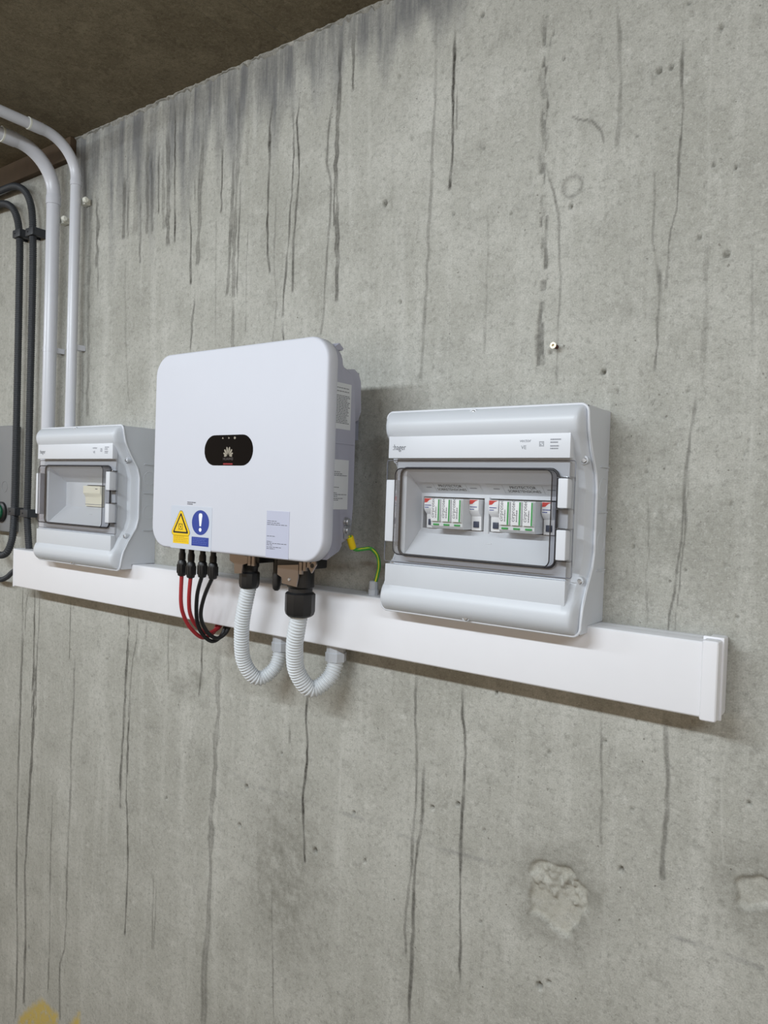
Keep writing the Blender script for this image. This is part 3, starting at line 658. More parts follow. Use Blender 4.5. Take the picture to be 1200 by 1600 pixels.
    # underside
    build('antenna', MB().lathe((0.067, -0.15, 0), [(0.0085, -0.222), (0.0085, -0.268), (0.0095, -0.272), (0.0095, -0.298), (0.008, -0.307), (0.0045, -0.311)], 20), 'black_plastic', t, label='short black stick antenna')
    build('connector_socket', MB().box(0.1, 0.19, -0.185, -0.12, -0.252, -0.222, 0.004), 'black_plastic', t)
    build('connector_socket', MB().box(-0.05, 0.045, -0.185, -0.12, -0.25, -0.222, 0.004), 'black_plastic', t)
    cl = [(0.107, -0.248), (0.168, -0.242), (0.168, -0.268), (0.163, -0.29), (0.121, -0.286), (0.121, -0.274), (0.107, -0.268)]
    mb = MB().prism_xz(cl, -0.19, -0.187)
    for k in range(3):    # folded strap of the clamp
        xx = 0.168 + 0.011 * k; mb.lathe((xx + 0.005, -0.186, -0.262 + k * 0.008), [(0.0055, 0), (0.0055, 0.026)], 10)
    mb.prism_xz([(0.195, -0.243), (0.214, -0.226), (0.218, -0.238), (0.205, -0.257)], -0.19, -0.186)
    c = build('clamp', mb, 'clamp_steel', t, label='folded steel clamp plate')
    build('rivet', MB().lathe((0.143, -0.19, -0.276), [(0.004, 0), (0.003, -0.002)], 10, 'y'), 'steel', c)
    build('hole_disc', MB().lathe((0.2065, -0.1902, -0.241), [(0.0052, 0), (0.0048, -0.0006)], 12, 'y'), 'black_plastic', c)  # black disc painted in as the dark of the tab's hole
    mb = MB().prism_xz([(-0.046, -0.232), (0.012, -0.236), (0.012, -0.252), (-0.003, -0.256), (-0.006, -0.276), (-0.029, -0.278), (-0.031, -0.256), (-0.046, -0.25)], -0.189, -0.186)
    for k in range(2): mb.lathe((0.018 + 0.012 * k, -0.186, -0.256), [(0.0058, 0), (0.0058, 0.022)], 10)
    build('clamp', mb, 'clamp_steel', t, label='folded steel clamp plate')
inverter()

# ---------------------------------------------------------------- solar leads
def lead(col, name, path, label):
    t = empty(name, (path[0][0], -0.165, -0.45), label, 'cable', f'{col} solar cables')
    p = spline(path, 10)
    build('sheath', MB().tube(p, 0.005, 12), 'wire_' + col, t, 60)
    y = -0.165; b = path[0][2]
    pr = [(0.0068, -0.222 - b), (0.0068, -0.245 - b), (0.0086, -0.25 - b), (0.0086, -0.262 - b), (0.0078, 0.035), (0.0108, 0.03), (0.0114, 0.024), (0.0114, 0.004), (0.0095, -0.004), (0.0055, -0.006)]
    k = build('connector', MB().lathe((path[0][0], y, b), pr, 16), 'black_plastic', t, 30, label='black screw connector')
    ri = MB()
    for i in range(10):
        a = 2 * math.pi * i / 10; cx, cy = path[0][0] + 0.0112 * math.cos(a), y + 0.0112 * math.sin(a); ri.box(cx - 0.0013, cx + 0.0013, cy - 0.0013, cy + 0.0013, b + 0.003, b + 0.024)
    build('grip_ribs', ri, 'black_plastic', k, 0)
lead('red', 'solar_cable', [(-0.243, -0.165, -0.300), (-0.249, -0.16, -0.371), (-0.252, -0.145, -0.413), (-0.250, -0.12, -0.448), (-0.245, -0.09, -0.470), (-0.238, -0.06, -0.459), (-0.239, -0.045, -0.433)], 'red solar cable hanging outermost, directly under the yellow triangle')
lead('red', 'solar_cable', [(-0.209, -0.165, -0.302), (-0.219, -0.16, -0.359), (-0.230, -0.145, -0.402), (-0.233, -0.12, -0.436), (-0.229, -0.09, -0.456), (-0.224, -0.06, -0.448), (-0.223, -0.045, -0.433)], 'red solar cable hanging right beside the black solar cables')
lead('black', 'solar_cable', [(-0.167, -0.165, -0.297), (-0.189, -0.16, -0.348), (-0.211, -0.14, -0.413), (-0.218, -0.115, -0.454), (-0.214, -0.085, -0.476), (-0.208, -0.06, -0.463), (-0.208, -0.045, -0.433)], 'black solar cable hanging right beside the red solar cables')
lead('black', 'solar_cable', [(-0.129, -0.165, -0.297), (-0.163, -0.16, -0.349), (-0.191, -0.145, -0.401), (-0.203, -0.115, -0.444), (-0.200, -0.085, -0.466), (-0.194, -0.06, -0.456), (-0.193, -0.045, -0.433)], 'black solar cable hanging nearest to the thinner corrugated conduit')

# ---------------------------------------------------------------- corrugated conduits from the inverter
def flex(label, path, r, gl_r, gz0, gz1, top_z, col_r, axis_y, hexz):
    t = empty('flexible_conduit', (path[0][0], -0.1, -0.56), label, 'conduit')
    p = spline(path, 14)
    build('hose', corrugated(p, r, 0.0028, 0.0068, 20), 'hose_grey', t, 25)
    x, y = path[0][0], axis_y
    g = build('gland_nut', MB().lathe((x, y, 0), [(gl_r * 0.86, gz0), (gl_r, gz0 - 0.004), (gl_r, gz1 + 0.012), (gl_r * 0.93, gz1 + 0.004), (gl_r * 0.8, gz1), (r * 0.7, gz1)], 10 if gl_r > 0.03 else 12), 'black_plastic', t, 25, label='black compression gland nut')
    build('gland_body', MB().lathe((x, y, 0), [(col_r, top_z), (col_r, gz0 + 0.012), (gl_r * 0.8, gz0 + 0.008), (gl_r * 0.8, gz0 - 0.002)], 20), 'black_plastic', t)
    e = path[-1]
    build('end_fitting', MB().lathe((e[0], e[1], 0), [(r * 0.9, hexz - 0.006), (r * 1.22, hexz - 0.004), (r * 1.26, hexz + 0.016), (r * 1.12, hexz + 0.018), (r * 1.12, ZB)], 8), 'fitting_grey', t, 20, label='grey octagonal end fitting')
flex('thinner grey corrugated conduit with small black gland beside the solar cables', [(-0.02, -0.15, -0.308), (-0.035, -0.148, -0.36), (-0.051, -0.14, -0.42), (-0.060, -0.122, -0.495), (-0.043, -0.092, -0.54), (-0.021, -0.06, -0.521), (-0.016, -0.045, -0.487), (-0.0165, -0.041, -0.466)], 0.0182, 0.0245, -0.275, -0.314, -0.24, 0.022, -0.15, -0.472)
flex('thicker grey corrugated conduit with large black gland under the big clamp', [(0.14, -0.15, -0.352), (0.131, -0.148, -0.39), (0.119, -0.14, -0.435), (0.112, -0.122, -0.492), (0.129, -0.092, -0.535), (0.153, -0.06, -0.514), (0.159, -0.045, -0.484), (0.158, -0.041, -0.464)], 0.0198, 0.0335, -0.306, -0.36, -0.24, 0.03, -0.15, -0.47)

# ---------------------------------------------------------------- earth wire
def earth():
    t = empty('earth_wire', (0.262, -0.045, -0.309), 'green and yellow earth wire from inverter bolt to trunking', 'wire')
    P = [(0.264, -0.14, -0.176), (0.264, -0.134, -0.186), (0.262, -0.124, -0.2), (0.264, -0.115, -0.206), (0.269, -0.095, -0.205), (0.274, -0.075, -0.205), (0.281, -0.06, -0.22), (0.279, -0.05, -0.244), (0.271, -0.045, -0.267), (0.266, -0.045, -0.285), (0.264, -0.045, -0.306)]
    q = resample(spline(P, 10), 0.004)
    build('core', MB().tube(q, 0.0042, 12), 'wire_green', t, 60)
    # yellow stripe, a thin strip along the wire
    st = MB().tube([p + Vector((0.0014, -0.0026, 0.001)) for p in q], 0.002, 8)
    build('stripe', st, 'wire_yellow', t, 60)
    build('sleeve', MB().tube([(0.2645, -0.139, -0.178), (0.2635, -0.132, -0.19), (0.262, -0.124, -0.201)], 0.0078, 14), 'sleeve_yellow', t, label='yellow sleeve')
    build('cable_lug', MB().box(0.2632, 0.2655, -0.158, -0.136, -0.182, -0.154, 0.0008), 'steel', t)
    build('entry_gland', MB().lathe((0.262, -0.045, -0.309), [(0.0115, 0), (0.0115, 0.012), (0.0095, 0.013), (0.0105, 0.016), (0.0098, 0.029), (0.007, 0.031)], 10), 'fitting_grey', t, 25, label='grey cable gland')
earth()

# ---------------------------------------------------------------- consumer units
ZM = -0.12; HH = 0.2045
def p_rim(t): return float(np.interp(t, [0, 0.06, 0.085, 0.125, 0.155, 0.18, HH], [-0.056, -0.056, -0.063, -0.089, -0.104, -0.110, -0.113]))
def p_mid(t): return float(np.interp(t, [0, 0.1, 0.107, 0.115, 0.14, 0.152, 0.16, 0.168, 0.176, 0.183, 0.19, 0.196, 0.201, 0.2035, HH], [-0.117, -0.117, -0.118, -0.1195, -0.1285, -0.1335, -0.1375, -0.1398, -0.1402, -0.1388, -0.135, -0.1298, -0.1225, -0.117, -0.113]))
def unit(dx, label, right):
    a, b = 0.336, 0.766                              # left and right edge of the enclosure on the drawing of the right-hand unit
    X_ = lambda x: x + dx
    t = empty('consumer_unit', (X_((a + b) / 2), 0, -0.309), label, 'enclosure')
    ts = [0, 0.03, 0.06, 0.07, 0.0865, 0.1, 0.107, 0.115, 0.125, 0.14, 0.152, 0.16, 0.168, 0.176, 0.183, 0.19, 0.196, 0.201, 0.2035, HH]
    tz = [(-q, q) for q in ts[::-1]] + [(q, q) for q in ts[1:]]
    # back box
    zb = [0.082, 0.06, 0.034, 0.005, -0.02, -0.035, -0.05, -0.12, -0.19, -0.205, -0.22, -0.245, -0.274, -0.3, -0.3085, -0.3085, -0.321]
    mb = MB(); rr = []
    for i, z in enumerate(zb):
        yb = -0.0005 if i < 15 else DF - 0.0012; yf = p_rim(abs(z - ZM)) - 0.001
        rr.append([(X_(b - 0.002), yb, z), (X_(b - 0.002), yf, z), (X_(a + 0.002), yf, z), (X_(a + 0.002), yb, z)])
    n = len(rr); vs = [p for r in rr for p in r]; fs = []
    for i in range(n - 1):
        fs += [(4 * i, 4 * i + 1, 4 * i + 5, 4 * i + 4), (4 * i + 2, 4 * i + 3, 4 * i + 7, 4 * i + 6), (4 * i + 3, 4 * i, 4 * i + 4, 4 * i + 7)]
    fs += [(0, 3, 2, 1), (4 * n - 4, 4 * n - 3, 4 * n - 2, 4 * n - 1)]
    bb = build('back_box', mb.add(vs, fs), 'unit_body', t, 25)
    for z in (-0.022, -0.105, -0.212):
        build('rib', MB().box(X_(b - 0.002), X_(b + 0.0005), -0.045, -0.002, z - 0.0012, z + 0.0012), 'unit_body', bb, 0)
        build('notch_bump', MB().box(X_(b - 0.004), X_(b - 0.0012), -0.009, -0.001, z - 0.007, z - 0.001), 'unit_body', bb, 0)  # proud bump, shaped to cast shade where a notch would be
    for z in (-0.062, -0.16):
        k = MB().tube([(X_(b - 0.002), -0.026 + 0.019 * math.cos(2 * math.pi * i / 24), z + 0.019 * math.sin(2 * math.pi * i / 24)) for i in range(25)], 0.0008, 6, False)
        build('knockout', k, 'unit_body', bb, 30)
    # lid
    secs = []
    for d, fn in ((0.0, lambda t_: p_rim(t_)), (0.0006, lambda t_: p_rim(t_) - 0.005), (0.0036, lambda t_: p_rim(t_) - 0.006), (0.0046, lambda t_: p_rim(t_) - 0.0035), (0.009, lambda t_: p_rim(t_) - 0.009), (0.0125, lambda t_: p_rim(t_) - 0.0185), (0.0155, lambda t_: p_rim(t_) - 0.0225), (0.021, lambda t_: p_rim(t_) - 0.0245), (0.0265, lambda t_: p_rim(t_) - 0.026), (0.029, lambda t_: 0.4 * (p_rim(t_) - 0.026) + 0.6 * p_mid(t_)), (0.031, p_mid)):
        def sec(t_, d=d, f=fn):
            w = min(1, max(0, (t_ - 0.138) / 0.016)); w = w * w * (3 - 2 * w)
            k = float(np.interp(d, [0, 0.0006, 0.0036, 0.0046, 0.009, 0.0125, 0.0155, 0.021], [0, 0.15, 0.18, 0.12, 0.72, 0.92, 0.98, 1])); yr = p_rim(t_) + (p_mid(t_) - p_rim(t_)) * k
            return (1 - w) * max(f(t_), p_mid(t_)) + w * yr
        secs.append((d, sec))
    ox0, ox1 = 0.39, 0.712
    cols = [(b - d, f) for d, f in secs] + [(x, p_mid) for x in (0.725, ox1, 0.66, 0.6, 0.551, 0.5, 0.44, ox0, 0.377)] + [(a + d, f) for d, f in secs[::-1]]
    vs = []; m = len(tz); r = 0.014
    for x, f in cols:
        d = min(b - x, x - a); sc = 1 if d >= r else (HH - r + math.sqrt(max(0, r * r - (r - d) ** 2))) / HH
        for s, q in tz: vs.append((X_(x), f(q), ZM - s * sc))
    fs = []
    for i in range(len(cols) - 1):
        for j in range(m - 1):
            xm = (cols[i][0] + cols[i + 1][0]) / 2; qm = (tz[j][1] + tz[j + 1][1]) / 2
            if ox0 < xm < ox1 and qm < 0.0865: continue
            fs.append((i * m + j, i * m + j + 1, (i + 1) * m + j + 1, (i + 1) * m + j))
    lid = build('lid', MB().add(vs, fs), 'unit_grey', t, 30)
    # under-lip so that the lid closes against the back box
    build('lid_lip', MB().box(X_(a + 0.013), X_(b - 0.013), -0.115, -0.108, -0.3245, -0.3185, 0.002), 'unit_grey', lid)
    build('lid_lip', MB().box(X_(a + 0.013), X_(b - 0.013), -0.115, -0.105, 0.0785, 0.0845, 0.002), 'unit_grey', lid)
    bead = []; q = 0.0012
    for i in range(41): 
        z = ZM - 0.19 + 0.38 * i / 40; bead.append((X_(b - q), p_rim(abs(z - ZM)) - 0.0045, z))
    for i in range(1, 8): an = math.radians(90 * i / 8); bead.append((X_(b - q - 0.0135 * (1 - math.cos(an))), -0.1165, ZM + 0.19 + 0.0135 * math.sin(an)))
    for i in range(9): bead.append((X_(b - q - 0.0135) + (X_(a) - X_(b) + 2 * q + 0.027) * i / 8, -0.117, ZM + 0.2035))
    for i in range(1, 8): an = math.radians(90 * (8 - i) / 8); bead.append((X_(a + q + 0.0135 * (1 - math.cos(an))), -0.1165, ZM + 0.19 + 0.0135 * math.sin(an)))
    for i in range(41): 
        z = ZM + 0.19 - 0.38 * i / 40; bead.append((X_(a + q), p_rim(abs(z - ZM)) - 0.0045, z))
    for i in range(1, 8): an = math.radians(90 * i / 8); bead.append((X_(a + q + 0.0135 * (1 - math.cos(an))), -0.1165, ZM - 0.19 - 0.0135 * math.sin(an)))
    for i in range(9): bead.append((X_(a + q + 0.0135) + (X_(b) - X_(a) - 2 * q - 0.027) * i / 8, -0.117, ZM - 0.2035))
    for i in range(1, 8): an = math.radians(90 * (8 - i) / 8); bead.append((X_(b - q - 0.0135 * (1 - math.cos(an))), -0.1165, ZM - 0.19 - 0.0135 * math.sin(an)))
    build('rim_bead', MB().tube(bead + bead[:1], 0.0026, 8, False), 'unit_light', lid, 60)
    lp = build('label_panel', MB().box(X_(0.354), X_(0.741), -0.1335, -0.117, -0.0115, 0.0355, 0.0012), 'unit_light', lid)
    build('lower_panel', MB().box(X_(0.354), X_(0.741), -0.1325, -0.117, -0.272, -0.2265, 0.0015), 'unit_grey', lid)
    yl = -0.1339
    build('lettering', text_mb(':hager', (X_(0.364), yl, 0.005), (1, 0, 0), (0, 0, 1), 0.0165, squeeze=0.8), 'print_grey', lp, 0)
    mk = text_mb('vector', (X_(0.645), yl, 0.017), (1, 0, 0), (0, 0, 1), 0.0085)
    text_mb('VE', (X_(0.648), yl, 0.0045), (1, 0, 0), (0, 0, 1), 0.0095, mb=mk)
    for i in range(4):
        for j in range(4):
            if (i + j) % 2 == 0 or i in (0, 3) or j in (0, 3): quad(mk, (X_(0.683 + i * 0.0024), yl, 0.009 + j * 0.0024), (1, 0, 0), (0, 0, 1), 0, 0.0017, 0, 0.0017)
    lines(mk, (X_(0.704), yl, 0.004), (1, 0, 0), (0, 0, 1), 0.02, [(0, 0.75), (0.0045, 0.8), (0.011, 0.7), (0.016, 1.0)], 0.0022, RND)
    build('small_print', mk, 'print_midgrey', lp, 0)
    # screws
    for x, y, z, ry in ((0.543, -0.1265, 0.0755, 1), (0.543, -0.1265, -0.3155, 1), (0.7525, -0.0968, -0.013, 0), (0.7525, -0.0968, -0.228, 0), (0.3495, -0.0968, -0.013, 0), (0.3495, -0.0968, -0.228, 0)):
        k = build('screw_recess', MB().lathe((X_(x), y, z), [(0.0078, 0.012), (0.0078, -0.0006), (0.0068, -0.001)], 16, 'y'), 'unit_body', lid)
        sc_ = MB().lathe((X_(x) + 0.001, y - 0.001, z - 0.001), [(0.005, 0), (0.005, -0.001), (0.0036, -0.0022)], 12, 'y')
        build('screw', sc_, 'steel', k)
    for z in (-0.071, -0.163): build('slot_ridge', MB().box(X_(0.7345), X_(0.7372), -0.1, -0.088, z - 0.013, z + 0.013), 'unit_grey', lid, 0)  # raised ridge added for its shadow line, in place of a slot
    # inner cover seen through the window: sloping reveal and front plate
    i0, i1, yi, zt, zb_ = 0.39, 0.712, -0.058, -0.0795, -0.1545
    mb = MB(); F = [(X_(ox0), -0.117, -0.0335), (X_(ox1), -0.117, -0.0335), (X_(ox1), -0.117, -0.2065), (X_(ox0), -0.117, -0.2065)]
    G = [(X_(i0), yi, zt), (X_(i1), yi, zt), (X_(i1), yi, zb_), (X_(i0), yi, zb_)]
    mb.add(F + G, [(0, 1, 5, 4), (1, 2, 6, 5), (2, 3, 7, 6), (3, 0, 4, 7)])
    slots = [(0.3945, 0.5385), (0.551, 0.692)] if right else [(0.503, 0.5945)]
    sz0, sz1 = -0.1525, -0.0868
    xs_ = [i0] + [q for s in slots for q in s] + [i1]; 
    for k in range(len(xs_) - 1):
        zz = [zt, sz1, sz0, zb_]
        for j in range(3):
            if k % 2 == 1 and j == 1: continue
            mb.add([(X_(xs_[k]), yi, zz[j]), (X_(xs_[k + 1]), yi, zz[j]), (X_(xs_[k + 1]), yi, zz[j + 1]), (X_(xs_[k]), yi, zz[j + 1])], [(0, 1, 2, 3)])
    ic = build('inner_cover', mb, 'inner_grey', t, 0)
    dk = MB()
    for s0, s1 in slots:
        dk.add([(X_(x), y, z) for y in (yi + 0.0002, -0.004) for x, z in ((s0, sz0), (s1, sz0), (s1, sz1), (s0, sz1))], [(4, 5, 6, 7), (0, 1, 5, 4), (1, 2, 6, 5), (2, 3, 7, 6), (3, 0, 4, 7)])
    build('slot_cavity', dk, 'unit_body', ic, 0)
    if right: build('slot_divider', MB().box(X_(0.5392), X_(0.5503), yi - 0.003, yi, -0.16, -0.0845, 0.001), 'inner_grey', ic)
    build('slit_ridge', MB().prism_yz([(-0.094, -0.188), (-0.079, -0.175), (-0.078, -0.1772), (-0.093, -0.1902)], X_(0.3902), X_(0.392)), 'inner_grey', ic, 0)  # raised ridge whose shadow line stands for a slit
    f = (-0.117 + 0.6 * 0.059, -0.2065 + 0.6 * 0.052)
    build('slit_ridge', MB().box(X_(0.556), X_(0.568), f[0] - 0.001, f[0] + 0.001, f[1] - 0.0002, f[1] + 0.0014), 'inner_grey', ic, 0)  # second ridge, again a slit imitated by its shadow line
    if right:
        up = Vector((0, -0.059, 0.046)).normalized(); nrm = Vector((0, -0.046, -0.059)).normalized(); o0 = Vector((0, yi, zt))
        for s0, w in ((0.4, 0.138), (0.553, 0.15)):
            o = o0 + Vector((X_(s0), 0, 0)) + nrm * 0.0005 + up * 0.007
            q = build('circuit_label', quad(MB(), o, (1, 0, 0), up, 0, w, 0, 0.026), 'sticker_silver', ic, 0)
            o = o + nrm * 0.0004
            tx = text_mb('PROTECTOR', o + Vector((w * 0.5, 0, 0)) + up * 0.0145, (1, 0, 0), up, 0.0115, align='CENTER', squeeze=0.82)
            text_mb('SOBRETENSIONES', o + Vector((w * 0.5, 0, 0)) + up * 0.004, (1, 0, 0), up, 0.0105, align='CENTER', squeeze=0.8, mb=tx)
            build('lettering', tx, 'print_black', q, 0)
            ln = MB(); quad(ln, o, (1, 0, 0), up, w * 0.225, w * 0.229, 0.001, 0.025); quad(ln, o, (1, 0, 0), up, w * 0.77, w * 0.774, 0.001, 0.025)
            quad(ln, o, (1, 0, 0), up, w * 0.08, w * 0.17, 0.012, 0.0145); quad(ln, o, (1, 0, 0), up, w * 0.82, w * 0.93, 0.012, 0.0145)
            build('small_print', ln, 'print_midgrey', q, 0)
    # hinged clear door
    d = None
    outer = rrect(X_(0.343), X_(0.747), -0.2225, -0.0155, 0.004, 6); base = rrect(X_(0.379), X_(0.716), -0.2065, -0.031, 0.014, 6); front = rrect(X_(0.3805), X_(0.7145), -0.205, -0.0325, 0.0135, 6)
    n = len(outer)
    mb = MB(); R = [[(x, y, z) for x, z in L_] for y, L_ in ((-0.1185, outer), (-0.1215, outer), (-0.1215, base))]
    d = build('door', mb.rings(R, cap0=False, cap1=False), 'clear_flange', t, 30, label='clear hinged inspection door')
    build('door_rim', MB().rings([[(x, y, z) for x, z in L_] for y, L_ in ((-0.1215, base), (-0.1445, front))], cap0=False, cap1=False), 'clear_rim', d, 30)
    build('pane', MB().add([(x, -0.145, z) for x, z in front], [tuple(range(n))]), 'clear_pane', d, 0)
    build('refraction_dark', MB().tube([(x, -0.1212, z) for x, z in base + base[:1]], 0.0024, 8, False), 'refraction_dark', d, 60)  # dark tube painted in for refraction at the raised pane's base, not a seal
    build('edge_line', MB().tube([(x, -0.1447, z) for x, z in front + front[:1]], 0.0011, 6, False), 'refraction_dark', d, 60)  # refraction along the front edge, drawn as a thin dark tube
    build('edge_line', MB().tube([(x, -0.1205, z) for x, z in outer + outer[:1]], 0.0010, 6, False), 'print_midgrey', d, 60)
    build('hinge_bar', MB().box(X_(0.3535), X_(0.3785), -0.138, -0.1185, -0.181, -0.0555, 0.003, 3), 'unit_light', d)
    for z0, z1 in ((-0.0995, -0.0475), (-0.1905, -0.1375)):
        lt = build('latch', MB().box(X_(0.7245), X_(0.7425), -0.142, -0.1185, z0, z1, 0.002, 3), 'unit_light', d)
        for zg in (z1 + 0.0006, z0 - 0.003): build('latch_guide', MB().box(X_(0.7195), X_(0.7475), -0.136, -0.1185, zg, zg + 0.0024, 0.0006), 'clear_flange', lt)
    return t
unit(0.0, 'grey enclosure holding white surge protectors behind its clear door', True)
unit(-1.333, 'grey enclosure beside two grey pipes, one cream module in its window', False)

def surge(x0, side):
    t = empty('surge_protector', (x0 + 0.037, -0.06, -0.1515), f'grey three-cartridge surge protector with green stripes, {side}', 'surge protector', 'surge protectors in the enclosure')
    build('base', MB().prism_yz([(-0.027, -0.15), (-0.092, -0.15), (-0.0985, -0.145), (-0.1, -0.092), (-0.097, -0.0895), (-0.027, -0.0895)], x0, x0 + 0.0735, 0.0006), 'module_grey', t, 30)
    for k in range(3):
        xa = x0 + 0.001 + k * 0.0242
        c = build('cartridge', MB().box(xa + 0.0018, xa + 0.0218, -0.1045, -0.097, -0.1355, -0.0915, 0.0008), 'module_white', t)
        build('stripe', MB().box(xa + 0.0182, xa + 0.0212, -0.1049, -0.1044, -0.135, -0.092), 'green_mark', c, 0)
        tx = text_mb('cirprotec', (xa + 0.0095, -0.1049, -0.129), (0, 0, 1), (-1, 0, 0), 0.0108)
        build('lettering', tx, 'print_grey', c, 0)
        build('small_print', lines(MB(), (xa + 0.0145, -0.1049, -0.129), (0, 0, 1), (-1, 0, 0), 0.022, [(0, 1.0)], 0.0016, RND), 'print_grey', c, 0)
        build('status_window', MB().box(xa + 0.0055, xa + 0.0185, -0.1003, -0.0985, -0.1438, -0.1402, 0.0004), 'green_mark', t)
surge(0.4395, 'on the hinge side of the clear door'); surge(0.5915, 'on the latch side of the clear door')
def breaker(xa, wd, label, group, mat, front=-0.076):
    t = empty('circuit_breaker', (xa + wd / 2, -0.05, -0.1515), label, 'circuit breaker', group)
    build('body', MB().prism_yz([(-0.027, -0.1512), (-0.063, -0.1512), (-0.064, -0.123), (front + 0.003, -0.116), (front, -0.111), (front, -0.0895), (-0.027, -0.0892)], xa, xa + wd, 0.0005), mat, t, 30)
    if mat == 'module_white':
        q = MB().add([(xa + 0.001, front - 0.0004, -0.0905), (xa + wd - 0.001, front - 0.0004, -0.0905), (xa + wd * 0.6, front - 0.0004, -0.0935), (xa + wd * 0.35, front - 0.0004, -0.0985), (xa + 0.001, front - 0.0004, -0.0995)], [(0, 1, 2, 3, 4)])
        build('brand_corner', q, 'print_red', t, 0, label='red printed corner')
        build('small_print', lines(MB(), (xa + 0.002, front - 0.0004, -0.11), (1, 0, 0), (0, 0, 1), wd - 0.005, [(0.0, 0.6), (0.0045, 0.95)], 0.0018, RND), 'print_blue', t, 0)
        build('toggle', MB().box(xa + wd * 0.25, xa + wd * 0.8, -0.0665, -0.06, -0.1455, -0.133, 0.001), 'toggle_blue', t)
    else:
        build('seam', MB().box(xa, xa + wd, -0.0645, -0.0625, -0.146, -0.1445), 'print_midgrey', t, 0)
        build('mark', MB().box(xa + wd * 0.72, xa + wd * 0.85, front - 0.0006, front, -0.099, -0.097), 'print_grey', t, 0)
for xa, where in ((0.4075, 'between the hinge bar and the first surge protector'), (0.5135, 'between hinge-side surge protector and the divider'), (0.5565, 'between the divider and latch-side surge protector'), (0.667, 'beside the door latches, partly behind the door edge')):
    breaker(xa, 0.0212, 'white breaker with red corner ' + where, 'breakers beside the surge protectors', 'module_white')
breaker(-0.8285, 0.088, 'cream breaker module alone in window of the nearly empty enclosure', None, 'module_cream', -0.072)

# ---------------------------------------------------------------- rigid pipes at the left
def pipe(x, y, r, zlow, zbend, R, ztop, label):
    t = empty('rigid_pipe', (x, y, zlow), label, 'pipe')
    zc = ztop - R
    build('vertical_run', MB().tube([(x, y, zlow), (x, y, (zlow + zbend) / 2), (x, y, zbend)], r, 28), 'pipe_grey', t, 40)
    arc = [(x, y - R + R * math.cos(a), zc + R * math.sin(a)) for a in [math.radians(90 * i / 14) for i in range(15)]]
    k = 1.06; s = 0.045
    pts = [(x, y, zbend - 0.012), (x, y, zbend - 0.011), (x, y, zc - 0.006), (x, y, zc - 0.001)] + arc + [(x, y - R - 0.001, ztop), (x, y - R - 0.006, ztop), (x, y - R - s, ztop), (x, y - R - s - 0.0005, ztop)]
    rad = [r * 0.99, r * 1.1, r * 1.1, r * 1.02] + [r * 1.02] * 15 + [r * 1.02, r * 1.1, r * 1.1, r * 0.99]
    build('elbow', MB().tube(pts, rad, 28), 'pipe_grey', t, 40)
    build('socket_rim', MB().tube([(x, y - R - s + 0.001, ztop), (x, y - R - s - 0.004, ztop)], r * 1.13, 28), 'clip_white', t, 40)
    build('ceiling_run', MB().tube([(x, y - R - s, ztop), (x, y - R - 0.5, ztop), (x, y - R - 0.95, ztop)], r, 28), 'pipe_grey', t, 40)
    zc_ = zbend - 0.055
    for z in (zc_, 0.35):
        c = build('pipe_clip', MB().lathe((x, y, z), [(r * 1.0, -0.008), (r * 1.035, -0.008), (r * 1.035, 0.008), (r * 1.0, 0.008)], 28).box(x - 0.012, x + 0.012, y, -0.0005, z - 0.008, z + 0.008), 'pipe_grey', t) if z == 0.35 else build('pipe_clip', MB().box(x - r * 0.4, x + r + 0.006, y * 0.5, -0.0005, z - 0.01, z + 0.01, 0.002), 'clip_white', t)
        if z != 0.35: build('clip_screw', MB().lathe((x + r + 0.004, y * 0.55, z), [(0.008, 0), (0.0095, 0.004), (0.0095, 0.01), (0.006, 0.014)], 12, 'x'), 'clip_white', c)
pipe(-1.081, -0.045, 0.0208, -0.309, 0.83, 0.125, 0.976, 'thicker grey rigid pipe bending out under the ceiling')
pipe(-0.962, -0.04, 0.0160, 0.0825, 0.868, 0.11, 0.986, 'thinner grey rigid pipe entering the top of the enclosure')

# ---------------------------------------------------------------- black corrugated conduits
def blackhose(path, r, label, clips):
    p = spline(path, 12)
    t = empty('black_conduit', (path[0][0], path[0][1], min(q[2] for q in path)), label, 'conduit')
    build('hose', corrugated(p, r, 0.0012, 0.007, 14), 'black_hose', t, 25)
    for x, z in clips:
        c = build('saddle_clip', MB().box(x - r - 0.007, x + r + 0.016, -0.035 - r - 0.004, -0.035 - r + 0.002, z - 0.013, z + 0.013, 0.002).box(x - r - 0.007, x - r - 0.001, -0.045, -0.0005, z - 0.013, z + 0.013).box(x + r + 0.001, x + r + 0.016, -0.045, -0.0005, z - 0.013, z + 0.013), 'black_hose', t)
        build('clip_pin', MB().lathe((x - 0.004, -0.035 - r - 0.004, z), [(0.003, 0), (0.0025, -0.0015)], 8, 'y'), 'black_plastic', c)
blackhose([(-1.9, -0.035, 0.83), (-1.6, -0.035, 0.893), (-1.47, -0.035, 0.9), (-1.39, -0.035, 0.885), (-1.335, -0.035, 0.84), (-1.308, -0.035, 0.76), (-1.302, -0.035, 0.6), (-1.299, -0.035, 0.2), (-1.298, -0.035, -0.1), (-1.296, -0.037, -0.18), (-1.285, -0.044, -0.235), (-1.274, -0.055, -0.285), (-1.287, -0.065, -0.328), (-1.33, -0.07, -0.338), (-1.378, -0.07, -0.312), (-1.42, -0.07, -0.25), (-1.45, -0.07, -0.1), (-1.47, -0.07, 0.05)], 0.0122, 'black corrugated conduit curling back towards the grey wall box', [(-1.305, 0.765), (-1.296, -0.187)])
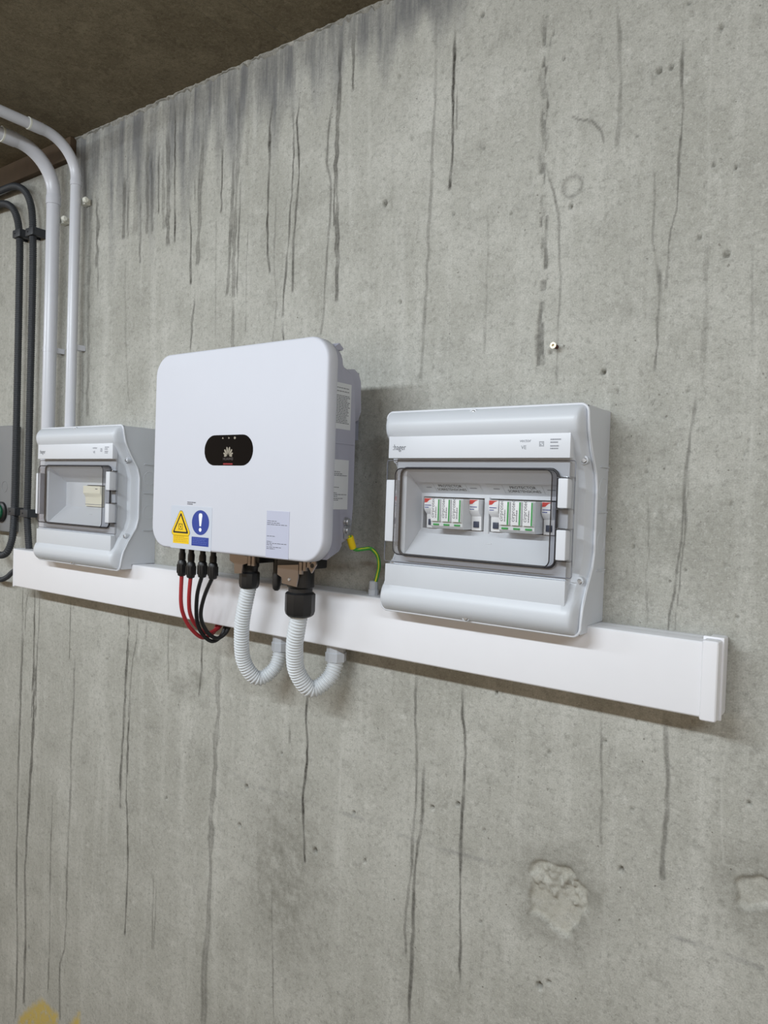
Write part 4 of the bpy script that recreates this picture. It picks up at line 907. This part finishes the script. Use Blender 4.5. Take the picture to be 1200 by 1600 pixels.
blackhose([(-1.9, -0.035, 0.91), (-1.6, -0.035, 0.94), (-1.43, -0.035, 0.945), (-1.34, -0.035, 0.938), (-1.275, -0.035, 0.905), (-1.235, -0.035, 0.845), (-1.222, -0.035, 0.76), (-1.216, -0.035, 0.6), (-1.215, -0.035, 0.2), (-1.215, -0.035, -0.1), (-1.213, -0.036, -0.2), (-1.196, -0.036, -0.309)], 0.0118, 'black corrugated conduit running straight down into the trunking', [(-1.222, 0.757), (-1.214, -0.19)])
blackhose([(-1.21, -0.036, -0.368), (-1.25, -0.036, -0.375), (-1.305, -0.036, -0.4), (-1.34, -0.036, -0.42), (-1.39, -0.036, -0.432), (-1.47, -0.036, -0.42), (-1.55, -0.036, -0.38)], 0.009, 'thin black hose leaving the end of the white trunking', [])

# ---------------------------------------------------------------- small things on the wall
def wallbox():
    t = empty('wall_box', (-1.5, 0, -0.262), 'plain grey wall box with a green round button', 'wall box')
    build('case', MB().box(-1.72, -1.333, -0.032, -0.0005, -0.262, 0.112, 0.006, 3), 'enclosure_grey', t)
    k = MB().tube([(-1.375 + 0.019 * math.cos(2 * math.pi * i / 24), -0.032, -0.103 + 0.019 * math.sin(2 * math.pi * i / 24)) for i in range(25)], 0.001, 6, False)
    build('knockout', k, 'enclosure_grey', t, 30)
    build('button_collar', MB().lathe((-1.389, -0.032, -0.192), [(0.036, 0), (0.036, -0.008), (0.03, -0.012)], 24, 'y'), 'black_plastic', t)
    build('button', MB().lathe((-1.389, -0.04, -0.192), [(0.027, 0), (0.027, -0.01), (0.022, -0.014)], 24, 'y'), 'green_button', t, label='round green button')
wallbox()
def anchor():
    t = empty('wall_screw', (0.644, 0, 0.212), 'pale screw head standing out of bare concrete above the enclosure', 'screw')
    build('shank', MB().lathe((0.652, 0, 0.2125), [(0.0042, 0.002), (0.0042, -0.0145), (0.0027, -0.0145), (0.0027, -0.009)], 12, 'y'), 'screw_red', t)
    build('head', MB().lathe((0.652, -0.014, 0.2125), [(0.0045, 0), (0.0062, -0.003), (0.0062, -0.0045), (0.0026, -0.0045), (0.0026, 0.004)], 18, 'y'), 'brass_pale', t)
anchor()
build('timber_batten', MB().box(-1.85, -1.03, -0.022, -0.0005, 0.968, ZC - 0.0005, 0.002), 'timber', label='dark brown timber strip along the ceiling behind the pipes', cat='batten')
